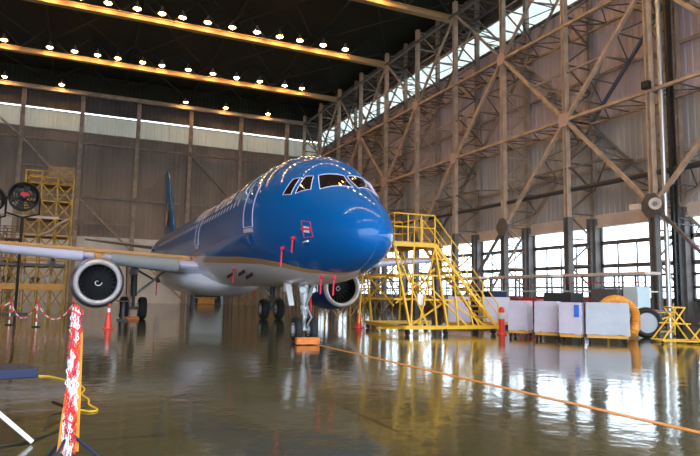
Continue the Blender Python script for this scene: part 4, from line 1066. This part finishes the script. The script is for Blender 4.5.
# drum fans
def drum_fan(x, y, z, r, label):
    e = empty('drum_fan', (x, y, 0), label, 'fan')
    ax = Vector((.15, -1, .12)).normalized(); c0 = Vector((x, y, z))
    m = MB(); m.lathe(c0, ax, [(-.35, r*.8), (-.3, r*.95), (.3, r), (.36, r*1.04), (.36, r*.96), (-.25, r*.9)], 28); m.build('housing', M['black'], e, smooth=True)
    m = MB()
    for k in range(5):
        rr = r*(.2 + .19*k); a_ = ax.cross(Vector((0, 0, 1))).normalized(); b_ = ax.cross(a_)
        m.tube([c0 + ax*.38 + (a_*cos(t) + b_*sin(t))*rr for t in [2*pi*i/24 for i in range(24)]], .02, 4, closed=True)
    for k in range(12):
        t = 2*pi*k/12; m.tube([c0 + ax*.38, c0 + ax*.38 + (a_*cos(t) + b_*sin(t))*r], .018, 4)
    m.build('grille', M['black'], e)
    for k in range(6):
        t = 2*pi*k/6; m = MB(); d = a_*cos(t) + b_*sin(t); d2_ = a_*cos(t+.55) + b_*sin(t+.55)
        m.add([c0 + d*.12, c0 + d*r*.86 + ax*.1, c0 + d2_*r*.86 - ax*.08, c0 + d2_*.12 - ax*.05], [(0, 1, 2, 3)]); m.build('blade', M['geardark'], e, fix=False)
    m = MB(); m.lathe(c0, ax, [(-.3, .1), (-.28, .2), (.3, .2), (.42, .12)], 16, (True, True)); m.build('motor', M['geardark'], e, smooth=True)
    m = MB(); m.box(c0 + ax*.43 + Vector((0, 0, .1)), (.4, .03, .2)); m.build('red_badge', M['redcover'], e)
    m = MB()
    for q in (-1, 1): m.tube([c0 + Vector((q*(r+.05), 0, 0)), c0 + Vector((q*(r+.05), .1, -r - .1)), c0 + Vector((0, .1, -r - .35))], .06, 6)
    m.tube([c0 + Vector((0, .1, -r - .3)), (x, y + .1, .1)], .08, 8); m.box((x, y + .1, .05), (1.2, 1.2, .1)); m.build('stand', M['black'], e)
drum_fan(-3.15, 40.0, 6.8, .82, 'big black drum fan on a stand above the left wing')
drum_fan(-4.95, 40.6, 6.6, .8, 'second black drum fan cut by the left edge of the photo')
e = empty('jib_arm', (-3.9, 43, 0), 'long pale horizontal arm below the black fan', 'jib')
m = MB(); m.bar((-6.0, 43.0, 6.05), (-1.3, 43.0, 6.0), .12, .16); m.build('arm', M['lintel'], e)
m = MB(); m.bar((-4.6, 43.0, 0), (-4.6, 43.0, 6.0), .14, .14); m.box((-4.6, 43.0, .06), (.8, .8, .12)); m.build('mast', M['greysteel'], e)
# far rear: green doorway box, brown docks behind the fuselage
e = empty('doorway_booth', (14.6, 75.6, 0), 'pale green booth with a dark arched opening against the rear wall', 'booth')
m = MB(); W, H2 = 4.1, 5.2; xa, xb = 12.6, 16.6; yy = 75.2
arc = [(14.6 + 1.75*cos(a), 0 + 2.1*sin(a)) for a in [pi*i/14 for i in range(15)]]
outer = [(xb, 0), (xb, H2)] + [(xb - (xb-xa)*i/12, H2) for i in range(1, 12)] + [(xa, H2), (xa, 0)]
k = len(arc)
m.add([(x, yy, z) for x, z in arc] + [(x, yy, z) for x, z in outer], [(i, i+1, k+i+1, k+i) for i in range(min(k, len(outer)) - 1)])
m.box((xa + .05, yy + .8, H2/2), (.1, 1.6, H2)); m.box((xb - .05, yy + .8, H2/2), (.1, 1.6, H2)); m.box((14.6, yy + .8, H2), (4.1, 1.7, .1)); m.build('shell', M['cabblue'], e, fix=False)
m = MB(); m.box((14.6, yy + 1.55, H2/2), (3.9, .05, H2 - .1)); m.build('back_panel', M['cabinet'], e)
m = MB(); m.box((14.6, yy + .7, .75), (2.6, .5, .16)); m.box((14.6, yy + .7, .35), (2.0, .4, .6)); tag(m.build('tow_bar_cart', M['orange_ochre'], bevel=.03), 'low orange cart inside the arched booth opening', 'cart')
dock('service_dock', 17.2, 22.6, 70, 73, 0, 5.2, 6, 4, 'brown scaffold dock against the rear wall right of the arched booth', 'brownnet', w=.16)
dock('service_dock', 23.0, 26.4, 66, 69, 0, 5.0, 4, 4, 'brown scaffold dock in the rear corner behind the nose wheel', 'brownnet', w=.16)
dock('engine_dock', 18.6, 22.4, 42, 45, 0, 5.5, 4, 4, 'brown scaffold dock between the right engine and the stairs', 'brownnet', w=.1)
dock('engine_dock', 15.2, 18.0, 38.0, 40.2, 0, 3.8, 3, 3, 'ochre scaffold dock directly behind the yellow stairs', 'ochre', w=.08)
m = MB(); m.box((2.2, 33.0, .45), (.12, .9, .9)); m.box((2.2, 33.0, .95), (.6, 1.0, .06)); m.box((2.2, 33.0, .03), (.5, .9, .06))
tag(m.build('step_stand', M['cabgrey'], bevel=.01), 'small grey step stand under the left engine', 'stand')
m = MB(); m.lathe((9.05, YB - .06, 2.92), (0, -1, 0), [(0, .42), (.08, .42), (.1, .36), (.1, .05)], 20, (True, True)); tag(m.build('wall_vent', M['black'], smooth=True), 'round black vent on the white lower rear wall', 'vent')
e = empty('bollard', (9.9, 58, 0), 'short dark bollard in front of the white rear wall', 'bollard')
m = MB(); m.lathe((9.9, 58, 0), (0, 0, 1), [(0, .3), (.08, .3), (.1, .2), (1.2, .2), (1.28, .12)], 14, (True, True)); m.build('post', M['cabinet'], e, smooth=True)
# ------------------------------------------------------------------ light
w = bpy.data.worlds.new('world'); scene.world = w; w.use_nodes = True
nt = w.node_tree; bg = nt.nodes['Background']
tc = nt.nodes.new('ShaderNodeTexCoord'); sp = nt.nodes.new('ShaderNodeSeparateXYZ'); cr = nt.nodes.new('ShaderNodeValToRGB')
nt.links.new(tc.outputs['Generated'], sp.inputs[0]); nt.links.new(sp.outputs['Z'], cr.inputs['Fac'])
cr.color_ramp.elements[0].color = (.80, .90, 1, 1); cr.color_ramp.elements[1].color = (.62, .78, 1, 1)
nt.links.new(cr.outputs['Color'], bg.inputs['Color']); bg.inputs['Strength'].default_value = 4.0
scene.view_settings.view_transform = 'Standard'; scene.view_settings.look = 'None'; scene.view_settings.gamma = 1
scene.view_settings.use_curve_mapping = False; scene.view_settings.exposure = 0.68
